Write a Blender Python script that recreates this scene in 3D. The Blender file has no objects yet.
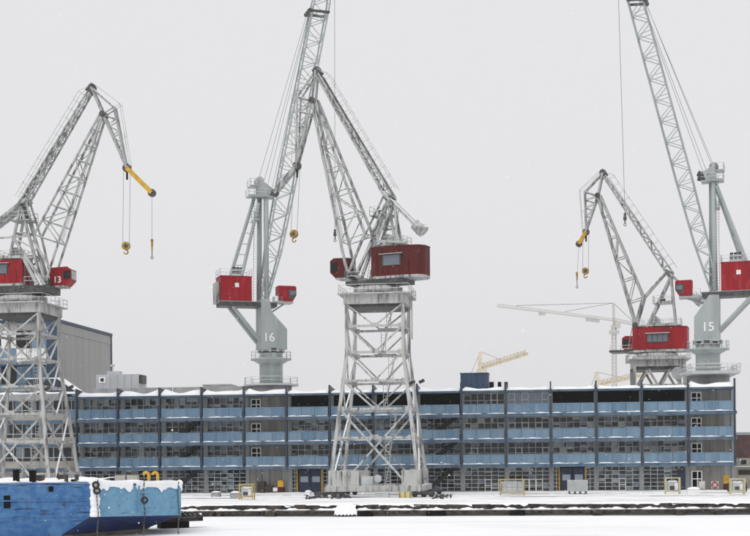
import bpy, math, random
from mathutils import Vector, Matrix
R = math.radians
rnd = random.Random(7)
scene = bpy.context.scene
C = scene.collection

# ------------------------------------------------------------------ camera
F_PX, PX0, HY, ROLL, CAM_H = 1320.0, 375.0, 456.0, R(-0.55), 5.1
cam = bpy.data.cameras.new('camera'); cam_o = bpy.data.objects.new('camera', cam); C.objects.link(cam_o)
cam.sensor_fit = 'HORIZONTAL'; cam.sensor_width = 36.0; cam.lens = F_PX / 750 * 36
cam.shift_y = (HY - 268) / 750; cam.clip_end = 6000; cam.clip_start = 0.5
cam_o.matrix_world = Matrix.Translation((0, 0, CAM_H)) @ Matrix.Rotation(R(90), 4, 'X') @ Matrix.Rotation(ROLL, 4, 'Z')
scene.camera = cam_o

# ------------------------------------------------------------------ sky and sun (overcast, snowing)
SUN_EL, SUN_ROT = R(38), R(200)
w = bpy.data.worlds.new('World'); scene.world = w; w.use_nodes = True
nt = w.node_tree; nt.nodes.clear()
out = nt.nodes.new('ShaderNodeOutputWorld'); bg = nt.nodes.new('ShaderNodeBackground')
sky = nt.nodes.new('ShaderNodeTexSky'); sky.sky_type = 'NISHITA'; sky.sun_disc = False
sky.sun_elevation = SUN_EL; sky.sun_rotation = SUN_ROT; sky.dust_density = 6; sky.air_density = 1
hsv = nt.nodes.new('ShaderNodeHueSaturation'); hsv.inputs['Saturation'].default_value = 0.05
mx = nt.nodes.new('ShaderNodeMix'); mx.data_type = 'RGBA'; mx.inputs[0].default_value = 0.93   # cloud cover
mx.inputs[7].default_value = (8.35, 8.35, 8.52, 1)
nt.links.new(sky.outputs[0], hsv.inputs['Color']); nt.links.new(hsv.outputs[0], mx.inputs[6])
nt.links.new(mx.outputs[2], bg.inputs['Color']); bg.inputs['Strength'].default_value = 0.10
nt.links.new(bg.outputs[0], out.inputs['Surface'])
sl = bpy.data.lights.new('sun', 'SUN'); sl.energy = 1.35; sl.angle = R(50); sl.color = (1, 0.985, 0.96)
so = bpy.data.objects.new('sun', sl); C.objects.link(so)
sun_dir = Vector((-0.45, -0.75, 1.5)).normalized()
so.rotation_euler = sun_dir.to_track_quat('Z', 'Y').to_euler()
vs = scene.view_settings; vs.view_transform = 'Standard'; vs.look = 'None'; vs.exposure = 0.0; vs.gamma = 1.0
vs.use_curve_mapping = False

# ------------------------------------------------------------------ materials
MATS = {}
def mat(name, col, rough=0.7, col2=None, scale=1.5, lo=0.4, hi=0.7, rust=0.0, snow=0.0, metal=0.0, bump=0.0, bscale=6, streak=False, spec=0.5, scuff=None, stretch=(0.5, 0.5, 2.5), slo=.55, shi=.66, sscale=1.6):
    m = bpy.data.materials.new(name); m.use_nodes = True; n = m.node_tree.nodes; l = m.node_tree.links
    b = n['Principled BSDF']; b.inputs['Roughness'].default_value = rough; b.inputs['Metallic'].default_value = metal
    b.inputs['Specular IOR Level'].default_value = spec
    geo = n.new('ShaderNodeNewGeometry')
    vec = geo.outputs['Position']
    if streak:
        mp = n.new('ShaderNodeMapping'); mp.inputs['Scale'].default_value = (1, 1, 0.16); l.new(vec, mp.inputs['Vector']); svec = mp.outputs[0]
    else: svec = vec
    def noise(v, s, d=4):
        t = n.new('ShaderNodeTexNoise'); t.inputs['Scale'].default_value = s; t.inputs['Detail'].default_value = d; l.new(v, t.inputs['Vector']); return t.outputs['Fac']
    def ramp(x, a, c):
        r = n.new('ShaderNodeMapRange'); r.interpolation_type = 'SMOOTHSTEP'; r.inputs[1].default_value = a; r.inputs[2].default_value = c; l.new(x, r.inputs[0]); return r.outputs[0]
    def mix(fac, a, c):
        q = n.new('ShaderNodeMix'); q.data_type = 'RGBA'
        if isinstance(fac, float): q.inputs[0].default_value = fac
        else: l.new(fac, q.inputs[0])
        for s, val in ((6, a), (7, c)):
            if isinstance(val, tuple): q.inputs[s].default_value = (*val, 1)
            else: l.new(val, q.inputs[s])
        return q.outputs[2]
    c = tuple(col)
    if col2: c = mix(ramp(noise(svec, scale), lo, hi), c, tuple(col2))
    if scuff:
        mp2 = n.new('ShaderNodeMapping'); mp2.inputs['Scale'].default_value = stretch; l.new(vec, mp2.inputs['Vector'])
        c = mix(ramp(noise(mp2.outputs[0], sscale, 8), slo, shi), c, tuple(scuff))
    if rust > 0:
        c = mix(ramp(noise(svec, 2.3, 6), 0.74 - 0.25 * rust, 0.80 - 0.17 * rust), c, (0.085, 0.05, 0.032))
    if snow > 0:
        sp = n.new('ShaderNodeSeparateXYZ'); l.new(geo.outputs['True Normal'], sp.inputs[0])
        up = ramp(sp.outputs[2], 0.45, 0.75)
        nz = ramp(noise(vec, 1.7, 3), 0.62 - 0.35 * snow, 0.72 - 0.35 * snow)
        mu = n.new('ShaderNodeMath'); mu.operation = 'MULTIPLY'; l.new(up, mu.inputs[0]); l.new(nz, mu.inputs[1])
        c = mix(mu.outputs[0], c, (0.82, 0.83, 0.85))
    if isinstance(c, tuple): b.inputs['Base Color'].default_value = (*c, 1)
    else: l.new(c, b.inputs['Base Color'])
    if bump > 0:
        bp = n.new('ShaderNodeBump'); bp.inputs['Strength'].default_value = bump; bp.inputs['Distance'].default_value = 0.15
        l.new(noise(vec, bscale, 5), bp.inputs['Height']); l.new(bp.outputs[0], b.inputs['Normal'])
    MATS[name] = m; return m

mat('snow', (0.88, 0.885, 0.90), 0.9, (0.80, 0.81, 0.84), 0.5, 0.45, 0.75, bump=0.5, bscale=2.0, spec=0.2)
mat('apron_snow', (0.88, 0.885, 0.90), 0.9, (0.74, 0.745, 0.76), 0.5, 0.45, 0.75, bump=0.6, bscale=2.0, spec=0.2, scuff=(0.46, 0.45, 0.43), stretch=(.10, 1.2, 1), slo=.52, shi=.68, sscale=0.9)
mat('ice_snow', (0.875, 0.88, 0.892), 0.85, (0.76, 0.77, 0.80), 0.05, 0.48, 0.8, bump=0.35, bscale=0.7, spec=0.2, scuff=(0.72, 0.73, 0.76), stretch=(.05, .5, 1), slo=.58, shi=.70, sscale=.8)
mat('tower_paint', (0.445, 0.45, 0.435), 0.6, (0.15, 0.152, 0.147), 2.2, 0.45, 0.72, rust=0.5, snow=1.0, streak=True)
mat('crane_grey', (0.41, 0.42, 0.41), 0.55, (0.10, 0.104, 0.10), 2.6, 0.44, 0.69, rust=0.45, snow=1.0, streak=True)
mat('pillar_grey', (0.35, 0.38, 0.38), 0.5, (0.26, 0.29, 0.29), 0.7, 0.35, 0.75, rust=0.12, snow=0.85, streak=True)
mat('hazed_grey', (0.50, 0.485, 0.46), 0.7)  # grey paled in the colour to stand in for distance haze
mat('hazed_beige', (0.66, 0.60, 0.47), 0.7, (0.56, 0.50, 0.38), 0.8)  # beige paint, lightened to imitate fading in the air
mat('dark_steel', (0.035, 0.037, 0.037), 0.55, (0.09, 0.085, 0.08), 2, snow=0.35)
mat('black', (0.006, 0.006, 0.0065), 0.7, spec=0.1)
mat('red_dark', (0.085, 0.0055, 0.005), 0.55, (0.05, 0.006, 0.005), 0.8, 0.4, 0.75, rust=0.35, snow=1.0, streak=True, spec=0.3, scuff=(0.13, 0.02, 0.018), stretch=(1, 1, .3), slo=.52, shi=.75)
mat('red', (0.30, 0.0045, 0.011), 0.5, (0.20, 0.005, 0.010), 0.7, 0.4, 0.75, rust=0.25, snow=1.0, streak=True, spec=0.3, scuff=(0.36, 0.03, 0.035), stretch=(1, 1, .3), slo=.52, shi=.78)
mat('yellow', (0.62, 0.36, 0.02), 0.5, (0.42, 0.25, 0.03), 1.5, rust=0.18, snow=0.3)
mat('rack_yellow', (0.47, 0.34, 0.07), 0.6, (0.30, 0.24, 0.10), 2.0, rust=0.35, snow=0.8)
mat('hook_yellow', (0.40, 0.25, 0.03), 0.5, (0.10, 0.07, 0.03), 3.0)
mat('pale_yellow', (0.58, 0.52, 0.27), 0.6, (0.40, 0.36, 0.22), 1.5, rust=0.2, snow=0.5)
mat('rope', (0.16, 0.165, 0.165), 0.6)
mat('white_paint', (0.78, 0.79, 0.79), 0.6)
mat('concrete', (0.29, 0.285, 0.27), 0.85, (0.185, 0.178, 0.165), 0.9, 0.35, 0.7, rust=0.05, streak=True)
mat('concrete_light', (0.335, 0.342, 0.345), 0.85, (0.25, 0.255, 0.258), 0.7, streak=True)
mat('panel_blue', (0.112, 0.192, 0.280), 0.45, (0.165, 0.248, 0.33), 1.2, 0.36, 0.7, streak=True)
mat('panel_blue_b', (0.092, 0.170, 0.262), 0.45, (0.14, 0.222, 0.308), 1.2, 0.36, 0.7, streak=True)
mat('panel_pale', (0.165, 0.258, 0.345), 0.5, (0.115, 0.205, 0.30), 1.2, 0.36, 0.75, streak=True)
mat('steel_blue', (0.018, 0.034, 0.060), 0.5, (0.03, 0.05, 0.085), 1.0, snow=0.6)
mat('fascia_blue', (0.085, 0.150, 0.225), 0.5, (0.045, 0.085, 0.14), 0.8, snow=1.0, streak=True)
mat('navy_box', (0.022, 0.045, 0.095), 0.5, (0.03, 0.06, 0.12), 0.7, snow=1.0)
mat('door_navy', (0.012, 0.020, 0.055), 0.5, (0.02, 0.035, 0.08), 0.8)
mat('mullion', (0.58, 0.60, 0.60), 0.5, (0.30, 0.32, 0.33), 1.5)
mat('sash_white', (0.80, 0.81, 0.79), 0.5)
mat('blind', (0.80, 0.79, 0.76), 0.8, (0.55, 0.55, 0.54), 0.9)
mat('blind_dark', (0.34, 0.41, 0.50), 0.8, (0.15, 0.175, 0.21), 0.9)
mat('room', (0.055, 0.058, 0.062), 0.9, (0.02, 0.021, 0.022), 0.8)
mat('furniture', (0.20, 0.15, 0.10), 0.7, (0.09, 0.08, 0.07), 1.0)
mat('hall_grey', (0.335, 0.335, 0.33), 0.75, (0.29, 0.29, 0.287), 0.15, 0.35, 0.7, streak=True)
mat('shed_grey', (0.46, 0.48, 0.50), 0.6, (0.40, 0.42, 0.44), 0.4, snow=1.0)
mat('brick', (0.145, 0.083, 0.078), 0.9, (0.105, 0.062, 0.06), 1.2)
mat('beige_wall', (0.42, 0.40, 0.35), 0.8, (0.33, 0.31, 0.28), 0.8)
mat('wood_dark', (0.070, 0.056, 0.042), 0.9, (0.012, 0.011, 0.010), 1.6, 0.35, 0.65, snow=0.45, bump=0.6)
mat('barge_blue', (0.034, 0.120, 0.295), 0.65, (0.075, 0.185, 0.355), 1.7, 0.36, 0.68, rust=0.42, spec=0.25, scuff=(0.012, 0.028, 0.075), stretch=(.30, .30, 3.2), slo=.60, shi=.70, sscale=1.5)
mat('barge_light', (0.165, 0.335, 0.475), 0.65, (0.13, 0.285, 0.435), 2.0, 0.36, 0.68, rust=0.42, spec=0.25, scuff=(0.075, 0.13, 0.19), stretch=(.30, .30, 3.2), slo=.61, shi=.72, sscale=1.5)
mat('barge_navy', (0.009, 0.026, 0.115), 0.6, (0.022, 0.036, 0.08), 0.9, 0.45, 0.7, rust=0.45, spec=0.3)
mat('barge_keel', (0.26, 0.23, 0.19), 0.8, (0.15, 0.13, 0.11), 1.5)
mat('galvanised', (0.46, 0.48, 0.48), 0.5, (0.36, 0.38, 0.38), 1.0, snow=1.0)
mat('lifebuoy_red', (0.45, 0.05, 0.04), 0.5)
mat('crate_brown', (0.040, 0.030, 0.024), 0.8, (0.07, 0.05, 0.04), 1.0)
mat('rubber', (0.02, 0.02, 0.02), 0.8)
def glass(name, tint, diffuse_share):
    m = bpy.data.materials.new(name); m.use_nodes = True; n = m.node_tree.nodes; l = m.node_tree.links; n.clear()
    o = n.new('ShaderNodeOutputMaterial'); t = n.new('ShaderNodeBsdfTransparent'); t.inputs[0].default_value = (*tint, 1)
    g = n.new('ShaderNodeBsdfGlossy'); g.inputs['Roughness'].default_value = 0.06
    d = n.new('ShaderNodeBsdfDiffuse'); d.inputs[0].default_value = (0.46, 0.53, 0.62, 1)  # even pale blue diffuse colour blended over the clear glass
    fr = n.new('ShaderNodeFresnel'); fr.inputs[0].default_value = 1.5
    a = n.new('ShaderNodeMixShader'); c = n.new('ShaderNodeMixShader'); c.inputs[0].default_value = diffuse_share
    l.new(fr.outputs[0], a.inputs[0]); l.new(t.outputs[0], a.inputs[1]); l.new(g.outputs[0], a.inputs[2])
    l.new(a.outputs[0], c.inputs[1]); l.new(d.outputs[0], c.inputs[2]); l.new(c.outputs[0], o.inputs[0]); MATS[name] = m
glass('glass', (0.82, 0.88, 0.92), 0.035); glass('glass_blue', (0.75, 0.82, 0.9), 0.80); glass('glass_grey', (0.15, 0.16, 0.17), 0.32); glass('glass_dark', (0.10, 0.11, 0.12), 0.01)

# ------------------------------------------------------------------ geometry helpers
V3 = Vector
WM = {}                                   # world matrix of every object made here
def link(o, parent, M):
    C.objects.link(o); o.parent = parent
    if parent is not None: o.matrix_parent_inverse = WM[parent].inverted()
    o.matrix_basis = M; WM[o] = M
    return o
def frame(d, up=V3((0, 0, 1))):
    z = d.normalized(); x = up.cross(z)
    if x.length < 1e-4: x = V3((1, 0, 0)).cross(z)
    x.normalize(); return x, z.cross(x), z
class MB:
    def __init__(s): s.v = []; s.f = []
    def add(s, vs, fs):
        k = len(s.v); s.v += [tuple(p) for p in vs]; s.f += [[i + k for i in f] for f in fs]
    def box(s, x0, x1, y0, y1, z0, z1):
        s.add([(x, y, z) for z in (z0, z1) for y in (y0, y1) for x in (x0, x1)],
              [(0, 2, 3, 1), (4, 5, 7, 6), (0, 1, 5, 4), (2, 6, 7, 3), (0, 4, 6, 2), (1, 3, 7, 5)]); return s
    def tube(s, a, b, r, n=6, r2=None):
        a, b = V3(a), V3(b); x, y, z = frame(b - a); r2 = r if r2 is None else r2
        vs = [p + (x * math.cos(t) + y * math.sin(t)) * q for p, q in ((a, r), (b, r2)) for t in [2 * math.pi * i / n for i in range(n)]]
        s.add(vs, [(i, (i + 1) % n, n + (i + 1) % n, n + i) for i in range(n)] + [tuple(range(n))[::-1], tuple(range(n, 2 * n))]); return s
    def beam(s, a, b, wd, ht, up=V3((0, 0, 1))):
        a, b = V3(a), V3(b); x, y, z = frame(b - a, up)
        vs = [p + x * (i * wd / 2) + y * (j * ht / 2) for p in (a, b) for i, j in ((-1, -1), (1, -1), (1, 1), (-1, 1))]
        s.add(vs, [(0, 1, 5, 4), (1, 2, 6, 5), (2, 3, 7, 6), (3, 0, 4, 7), (3, 2, 1, 0), (4, 5, 6, 7)]); return s
    def path(s, pts, r, n=6):
        for a, b in zip(pts, pts[1:]): s.tube(a, b, r, n)
        return s
    def prism(s, poly, e):
        e = V3(e); n = len(poly); poly = [V3(p) for p in poly]
        s.add(poly + [p + e for p in poly], [(i, (i + 1) % n, n + (i + 1) % n, n + i) for i in range(n)] + [tuple(range(n))[::-1], tuple(range(n, 2 * n))]); return s
    def disc(s, c, ax, r, th, n=20):
        c = V3(c); ax = V3(ax).normalized(); return s.tube(c - ax * th / 2, c + ax * th / 2, r, n)
    def torus(s, c, x, y, R1, r, n=10, k=5, sx=1.0):
        c, x, y = V3(c), V3(x), V3(y); z = x.cross(y); vs = []
        for i in range(n):
            t = 2 * math.pi * i / n; d = x * math.cos(t) * sx + y * math.sin(t)
            for j in range(k):
                q = 2 * math.pi * j / k; vs.append(c + d * (R1 + r * math.cos(q)) + z * r * math.sin(q))
        s.add(vs, [(i * k + j, ((i + 1) % n) * k + j, ((i + 1) % n) * k + (j + 1) % k, i * k + (j + 1) % k) for i in range(n) for j in range(k)]); return s
    def grid(s, nx, ny, fn):
        s.add([fn(i / nx, j / ny) for j in range(ny + 1) for i in range(nx + 1)],
              [(j * (nx + 1) + i, j * (nx + 1) + i + 1, (j + 1) * (nx + 1) + i + 1, (j + 1) * (nx + 1) + i) for j in range(ny) for i in range(nx)]); return s
    def mesh(s, name, m, smooth=False):
        me = bpy.data.meshes.new(name); me.from_pydata(s.v, [], s.f); me.materials.append(MATS[m]); me.update()
        import bmesh
        bm = bmesh.new(); bm.from_mesh(me); bmesh.ops.recalc_face_normals(bm, faces=bm.faces); bm.to_mesh(me); bm.free()
        if smooth: me.polygons.foreach_set('use_smooth', [True] * len(me.polygons))
        return me
    def build(s, name, m, parent=None, M=None, smooth=False):
        o = bpy.data.objects.new(name, s.mesh(name, m, smooth)); return link(o, parent, M or Matrix())
def put(name, me, parent, M): return link(bpy.data.objects.new(name, me), parent, M)
def thing(name, label, cat, M, group=None):
    if not isinstance(M, Matrix): M = Matrix.Translation(M)
    o = bpy.data.objects.new(name, None); o.empty_display_size = 0.3; link(o, None, M); return tag(o, label, cat, group)
def tag(o, label=None, cat=None, group=None, kind=None):
    for k, v in (('label', label), ('category', cat), ('group', group), ('kind', kind)):
        if v: o[k] = v
    return o
UNIT = {}
def bar(name, a, b, r, m, parent, shape='tube', h=None, up=V3((0, 0, 1))):
    """one straight member, its unit mesh shared"""
    a, b = V3(a), V3(b); key = (shape, m)
    if key not in UNIT:
        q = MB(); q.tube((0, 0, 0), (0, 0, 1), 1, 8) if shape == 'tube' else q.box(-.5, .5, -.5, .5, 0, 1); UNIT[key] = q.mesh('bar_' + m, m)
    x, y, z = frame(b - a, up); h = r if h is None else h; L = (b - a).length
    M = Matrix(((x.x * r, y.x * h, z.x * L, a.x), (x.y * r, y.y * h, z.y * L, a.y), (x.z * r, y.z * h, z.z * L, a.z), (0, 0, 0, 1)))
    return put(name, UNIT[key], parent, M)
def bar_in(name, a, b, r, m, parent, M, **k): return bar(name, M @ V3(a), M @ V3(b), r, m, parent, **k)
def text(name, s, size, m, parent, M):
    cu = bpy.data.curves.new(name, 'FONT'); cu.body = s; cu.size = size; cu.align_x = 'CENTER'; cu.align_y = 'CENTER'; cu.extrude = 0.01; cu.offset = 0.012
    t = bpy.data.objects.new(name, cu); C.objects.link(t); dg = bpy.context.evaluated_depsgraph_get(); dg.update()
    me = bpy.data.meshes.new_from_object(t.evaluated_get(dg)); bpy.data.objects.remove(t); me.materials.clear(); me.materials.append(MATS[m])
    return put(name, me, parent, M)
def rails(pts, h=1.05, r=0.03, closed=True, post=1.5):
    q = MB(); pts = [V3(p) for p in pts]; seq = list(zip(pts, pts[1:] + pts[:1])) if closed else list(zip(pts, pts[1:]))
    for a, b in seq:
        for k in (0.5, 1.0): q.tube(a + V3((0, 0, h * k)), b + V3((0, 0, h * k)), r, 4)
        n = max(1, round((b - a).length / post))
        for i in range(n + 1): p = a.lerp(b, i / n); q.tube(p, p + V3((0, 0, h)), r, 4)
    return q
def ladder(a, b, wd, side, r=0.035):
    a, b, side = V3(a), V3(b), V3(side).normalized() * wd / 2; q = MB()
    q.tube(a - side, b - side, r, 4); q.tube(a + side, b + side, r, 4); n = int((b - a).length / 0.4)
    for i in range(1, n): p = a.lerp(b, i / n); q.tube(p - side, p + side, r * .7, 4)
    return q

# pixel -> ray -> point on a real plane
def ray(px, py):
    u = (px - PX0) / F_PX; v = -(py - HY) / F_PX; c, s = math.cos(ROLL), math.sin(ROLL)
    return V3((u * c - v * s, 1.0, u * s + v * c))
EYE = V3((0, 0, CAM_H))
def on_plane(px, py, p, n):
    d = ray(px, py); t = (V3(p) - EYE).dot(V3(n)) / d.dot(V3(n)); return EYE + d * t
def on_z(px, py, z=0.0): return on_plane(px, py, (0, 0, z), (0, 0, 1))
def at_depth(px, py, Y): return on_plane(px, py, (0, Y, 0), (0, 1, 0))

# the facade frame: x along the front (to the right), y into the building
TAN = 0.132; YAW = -math.atan(TAN)
FM = Matrix.Translation((0, 183, 0)) @ Matrix.Rotation(YAW, 4, 'Z')
FI = FM.inverted(); DX = V3((math.cos(YAW), math.sin(YAW), 0)); DN = V3((-math.sin(YAW), math.cos(YAW), 0))
def fac(px, py, depth=0.0): return FI @ on_plane(px, py, FM @ V3((0, depth, 0)), DN)
ICE = -1.15; QUAY = -44.6

# ================================================================== THE SETTING
def ground_h(x, y): return 0.06 * math.sin(x * .21) * math.sin(y * .33 + 1)
q = MB(); q.box(-900, 900, QUAY + 0.02, 950, -3.0, -0.02)
tag(q.build('ground', 'ice_snow', None, FM), kind='structure')
q = MB(); q.grid(300, 30, lambda a, b: (-100 + 180 * a, QUAY + .25 + (46.2) * b, 0.03 + max(-.02, 0.07 * math.sin(a * 71 + 3 * math.sin(b * 9)) * math.sin(b * 17 + a * 13) + 0.05 * rnd.random()) * (0.4 + .6 * b)))
tag(q.build('quay_apron', 'apron_snow', None, FM, True), kind='structure')
q = MB(); q.grid(160, 120, lambda a, b: (-900 + 1800 * a, -250 + (QUAY + 0.1 + 250) * b ** .5, ICE + (0.05 * math.sin(a * 400 + 5 * b) * math.sin(b * 60) if b < .99 else 0)))
tag(q.build('sea_ice', 'ice_snow', None, FM, True), kind='structure')

# quay wall with its timbers
qw = thing('quay_wall', 'snow covered timber quay edge along the frozen harbour', 'quay', FM @ V3((0, QUAY, ICE)))
MB().box(-100, 90, QUAY + .03, QUAY + .9, ICE - .8, -0.03).build('wall', 'concrete', qw, FM)
UT = MB().box(-.5, .5, -.20, .20, -.5, .5).mesh('cope_timber', 'wood_dark')
x = -62.0
while x < 62:
    L = rnd.uniform(1.25, 2.1)
    M = FM @ Matrix.Translation((x + L / 2, QUAY - .1 + rnd.uniform(-.12, .06), -.22 + rnd.uniform(-.08, .06))) @ Matrix.Rotation(rnd.uniform(-.03, .03), 4, 'Y') @ Matrix.Diagonal((L - .06, 1, .46, 1))
    put('cope_timber', UT, qw, M); x += L
UB = MB().box(-.5, .5, -.28, .28, -.5, .5).mesh('fender_beam', 'wood_dark')
x = -63.0
while x < 62:
    L = rnd.uniform(5.5, 8.5)
    put('fender_beam', UB, qw, FM @ Matrix.Translation((x + L / 2, QUAY - 1.0, -.70 + rnd.uniform(-.03, .03))) @ Matrix.Diagonal((L - .08, 1, .38, 1))); x += L
for px, wd in ((213, .7), (222, .5), (273, 1.1), (368, 1.3), (437, 2.0), (518, 1.5), (597, 1.0), (679, .8), (716, .6)):
    s = fac(px, 514, QUAY).x
    q = MB(); q.box(s - wd / 2, s + wd / 2, QUAY - 1.5, QUAY - .6, ICE - .05, -.62)
    for k in range(3): q.box(s - wd / 2 + wd * (k + .1) / 3, s - wd / 2 + wd * (k + .9) / 3, QUAY - 1.58, QUAY - 1.5, ICE, -.66)
    q.build('fender_block', 'black' if wd > 1.2 else 'wood_dark', qw, FM)
# wind packed snow lying on the lower timber walkway, and lumps over the cope
def wsnow(a, b):
    x = -63 + 125 * a; n = 0.10 * math.sin(x * 1.7) + .07 * math.sin(x * 4.1 + 1) + .05 * math.sin(x * 9.3)
    return (x, QUAY - 1.30 + 1.15 * b, -.545 + (.03 + .13 * b + n * .9 * (b * (1.2 - b) * 3)) - (0.05 if b < .01 else 0))
tag(MB().grid(420, 6, wsnow).build('walkway_snow', 'snow', qw, FM, True), kind='stuff')
def bank(a, b):
    x = -63 + 125 * a; n = .05 * math.sin(x * .8) + .04 * math.sin(x * 2.3 + 1)
    return (x, QUAY - .72 + .70 * b, ICE + .01 + (.02 + (.34 + n) * b))
tag(MB().grid(200, 3, bank).build('foot_snow', 'snow', qw, FM, True), kind='stuff')
def csnow(a, b):
    x = -63 + 125 * a; n = .5 + .5 * math.sin(x * .9 + 2 * math.sin(x * .37)); n2 = math.sin(x * 3.3) * .5 + math.sin(x * 7.1 + 1) * .3
    t = [(-.36 - .03 * n2, -.02 - .22 * max(0, n + .9 * n2 - .6)), (-.30, .03 + .05 * n), (.1, .10 + .06 * n), (.9, .10), (1.6, .02)][round(b * 4)]
    return (x, QUAY + t[0], t[1])
tag(MB().grid(600, 4, csnow).build('cope_snow', 'snow', qw, FM, True), kind='stuff')
# a heap of snow tipped over the edge below the middle crane
s0 = fac(346, 512, QUAY - 1).x
def heap(a, b):
    x = (a - .5) * 2.2; e = 1 - (2 * a - 1) ** 2
    rows = [(-1.75 - .25 * e, ICE + .02 + .16 * abs(math.sin(a * 19)) + .10 * abs(math.sin(a * 43 + 1))), (-1.72 - .12 * e, -.85), (-1.55, -.52), (-1.25, -.30 + .08 * math.sin(a * 13)), (-.55, -.02 + .10 * e), (.2, .10 + .06 * e)]
    t = rows[round(b * 5)]; return (s0 + x * (1.15 - .3 * b) + .08 * math.sin(b * 9 + a * 5), QUAY + t[0] + .18 * (1 - e), t[1])
tag(MB().grid(44, 5, heap).build('snow_heap', 'snow', None, FM, True), 'heap of snow tipped over the quay edge below the middle crane', 'snow heap')

# ================================================================== MAIN BUILDING
BAY = 6.105; S0 = -42.95
def col_s(i): return S0 + BAY * i
LED = (3.80, 7.25, 10.70); ROOF = 14.0; WIN = 2.2
bld = thing('shipyard_office', 'long four storey concrete building with blue gallery parapets behind the cranes', 'building', FM @ V3((3, 0, 0)))
def bpart(q, name, m, parent=None, smooth=False): return q.build(name, m, parent or bld, FM, smooth)
S_L, S_R = col_s(-3), col_s(15)
bpart(MB().box(S_L, S_R - .1, 14.0, 16, -.2, ROOF + .1), 'rear_wall', 'concrete')
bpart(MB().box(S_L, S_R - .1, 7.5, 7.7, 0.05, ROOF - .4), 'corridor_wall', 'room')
for k, z in enumerate(LED):
    f = bpart(MB().box(S0 - 1.9, S_R + .25, .10, 14, z - .40, z - .02), 'floor_slab', 'concrete')
    for i in range(15):
        e = bpart(MB().box(col_s(i) + .01, col_s(i + 1) - .01 + (.28 if i == 14 else 0), -.16, .10, z - .42, z + .02), 'ledge', 'fascia_blue', f)
        def ls(a, b, i=i, z=z):
            x = col_s(i) + .25 + (BAY - .5) * a
            return (x, -.24 + .34 * b, z + .025 + (.09 + .04 * math.sin(x * 1.1 + z * 3) + .04 * math.sin(x * 2.9 + z) + .03 * math.sin(x * 5.3)) * (math.sin(math.pi * min(1, b * .9 + .1)) ** .5 if 0 < b else 0))
        bpart(MB().grid(14, 3, ls), 'ledge_snow', 'snow', f, True)
bpart(MB().box(S0 - 2.2, S_R + .05, .15, 16, ROOF - .32, ROOF), 'roof', 'fascia_blue')
PAN = {m: MB().box(-1, 1, -.03, .03, 0, 1).mesh('parapet_panel', m) for m in ('panel_blue', 'panel_blue_b', 'panel_pale')}
RIM = MB().box(-1, 1, -.06, .06, -.05, .05).mesh('panel_cap', 'panel_pale')
for i in range(15):
    for k, z in enumerate(LED):
        wpan = (BAY - .42) / 3
        for j in range(3):
            c = col_s(i) + .21 + wpan * (j + .5); pm = rnd.choice(['panel_blue', 'panel_blue', 'panel_blue_b', 'panel_pale'] if i > 3 else ['panel_blue', 'panel_blue_b'])
            M = FM @ Matrix.Translation((c, rnd.uniform(-.015, .015), z + .12))
            o = put('parapet_panel', PAN[pm], bld, M @ Matrix.Diagonal((wpan / 2 - .022, 1, 1.16, 1)))
            put('panel_cap', RIM, o, M @ Matrix.Translation((0, 0, 1.20)) @ Matrix.Diagonal((wpan / 2 - .02, 1, 1, 1)))
# pilasters on the front with the sloping roof fins
for i in range(16):
    s = col_s(i)
    p = bpart(MB().box(s - .10, s + .10, -.20, .35, LED[0] - .44, ROOF + 1.05), 'pilaster', 'steel_blue')
    if i not in (5, 14, 15) and i != 4:
        bpart(MB().prism([(s - .06, .36, ROOF + .02), (s - .06, 9.0, ROOF + .2), (s - .06, .36, ROOF + 1.03)], (.12, 0, 0)), 'roof_fin', 'steel_blue', p)
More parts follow.
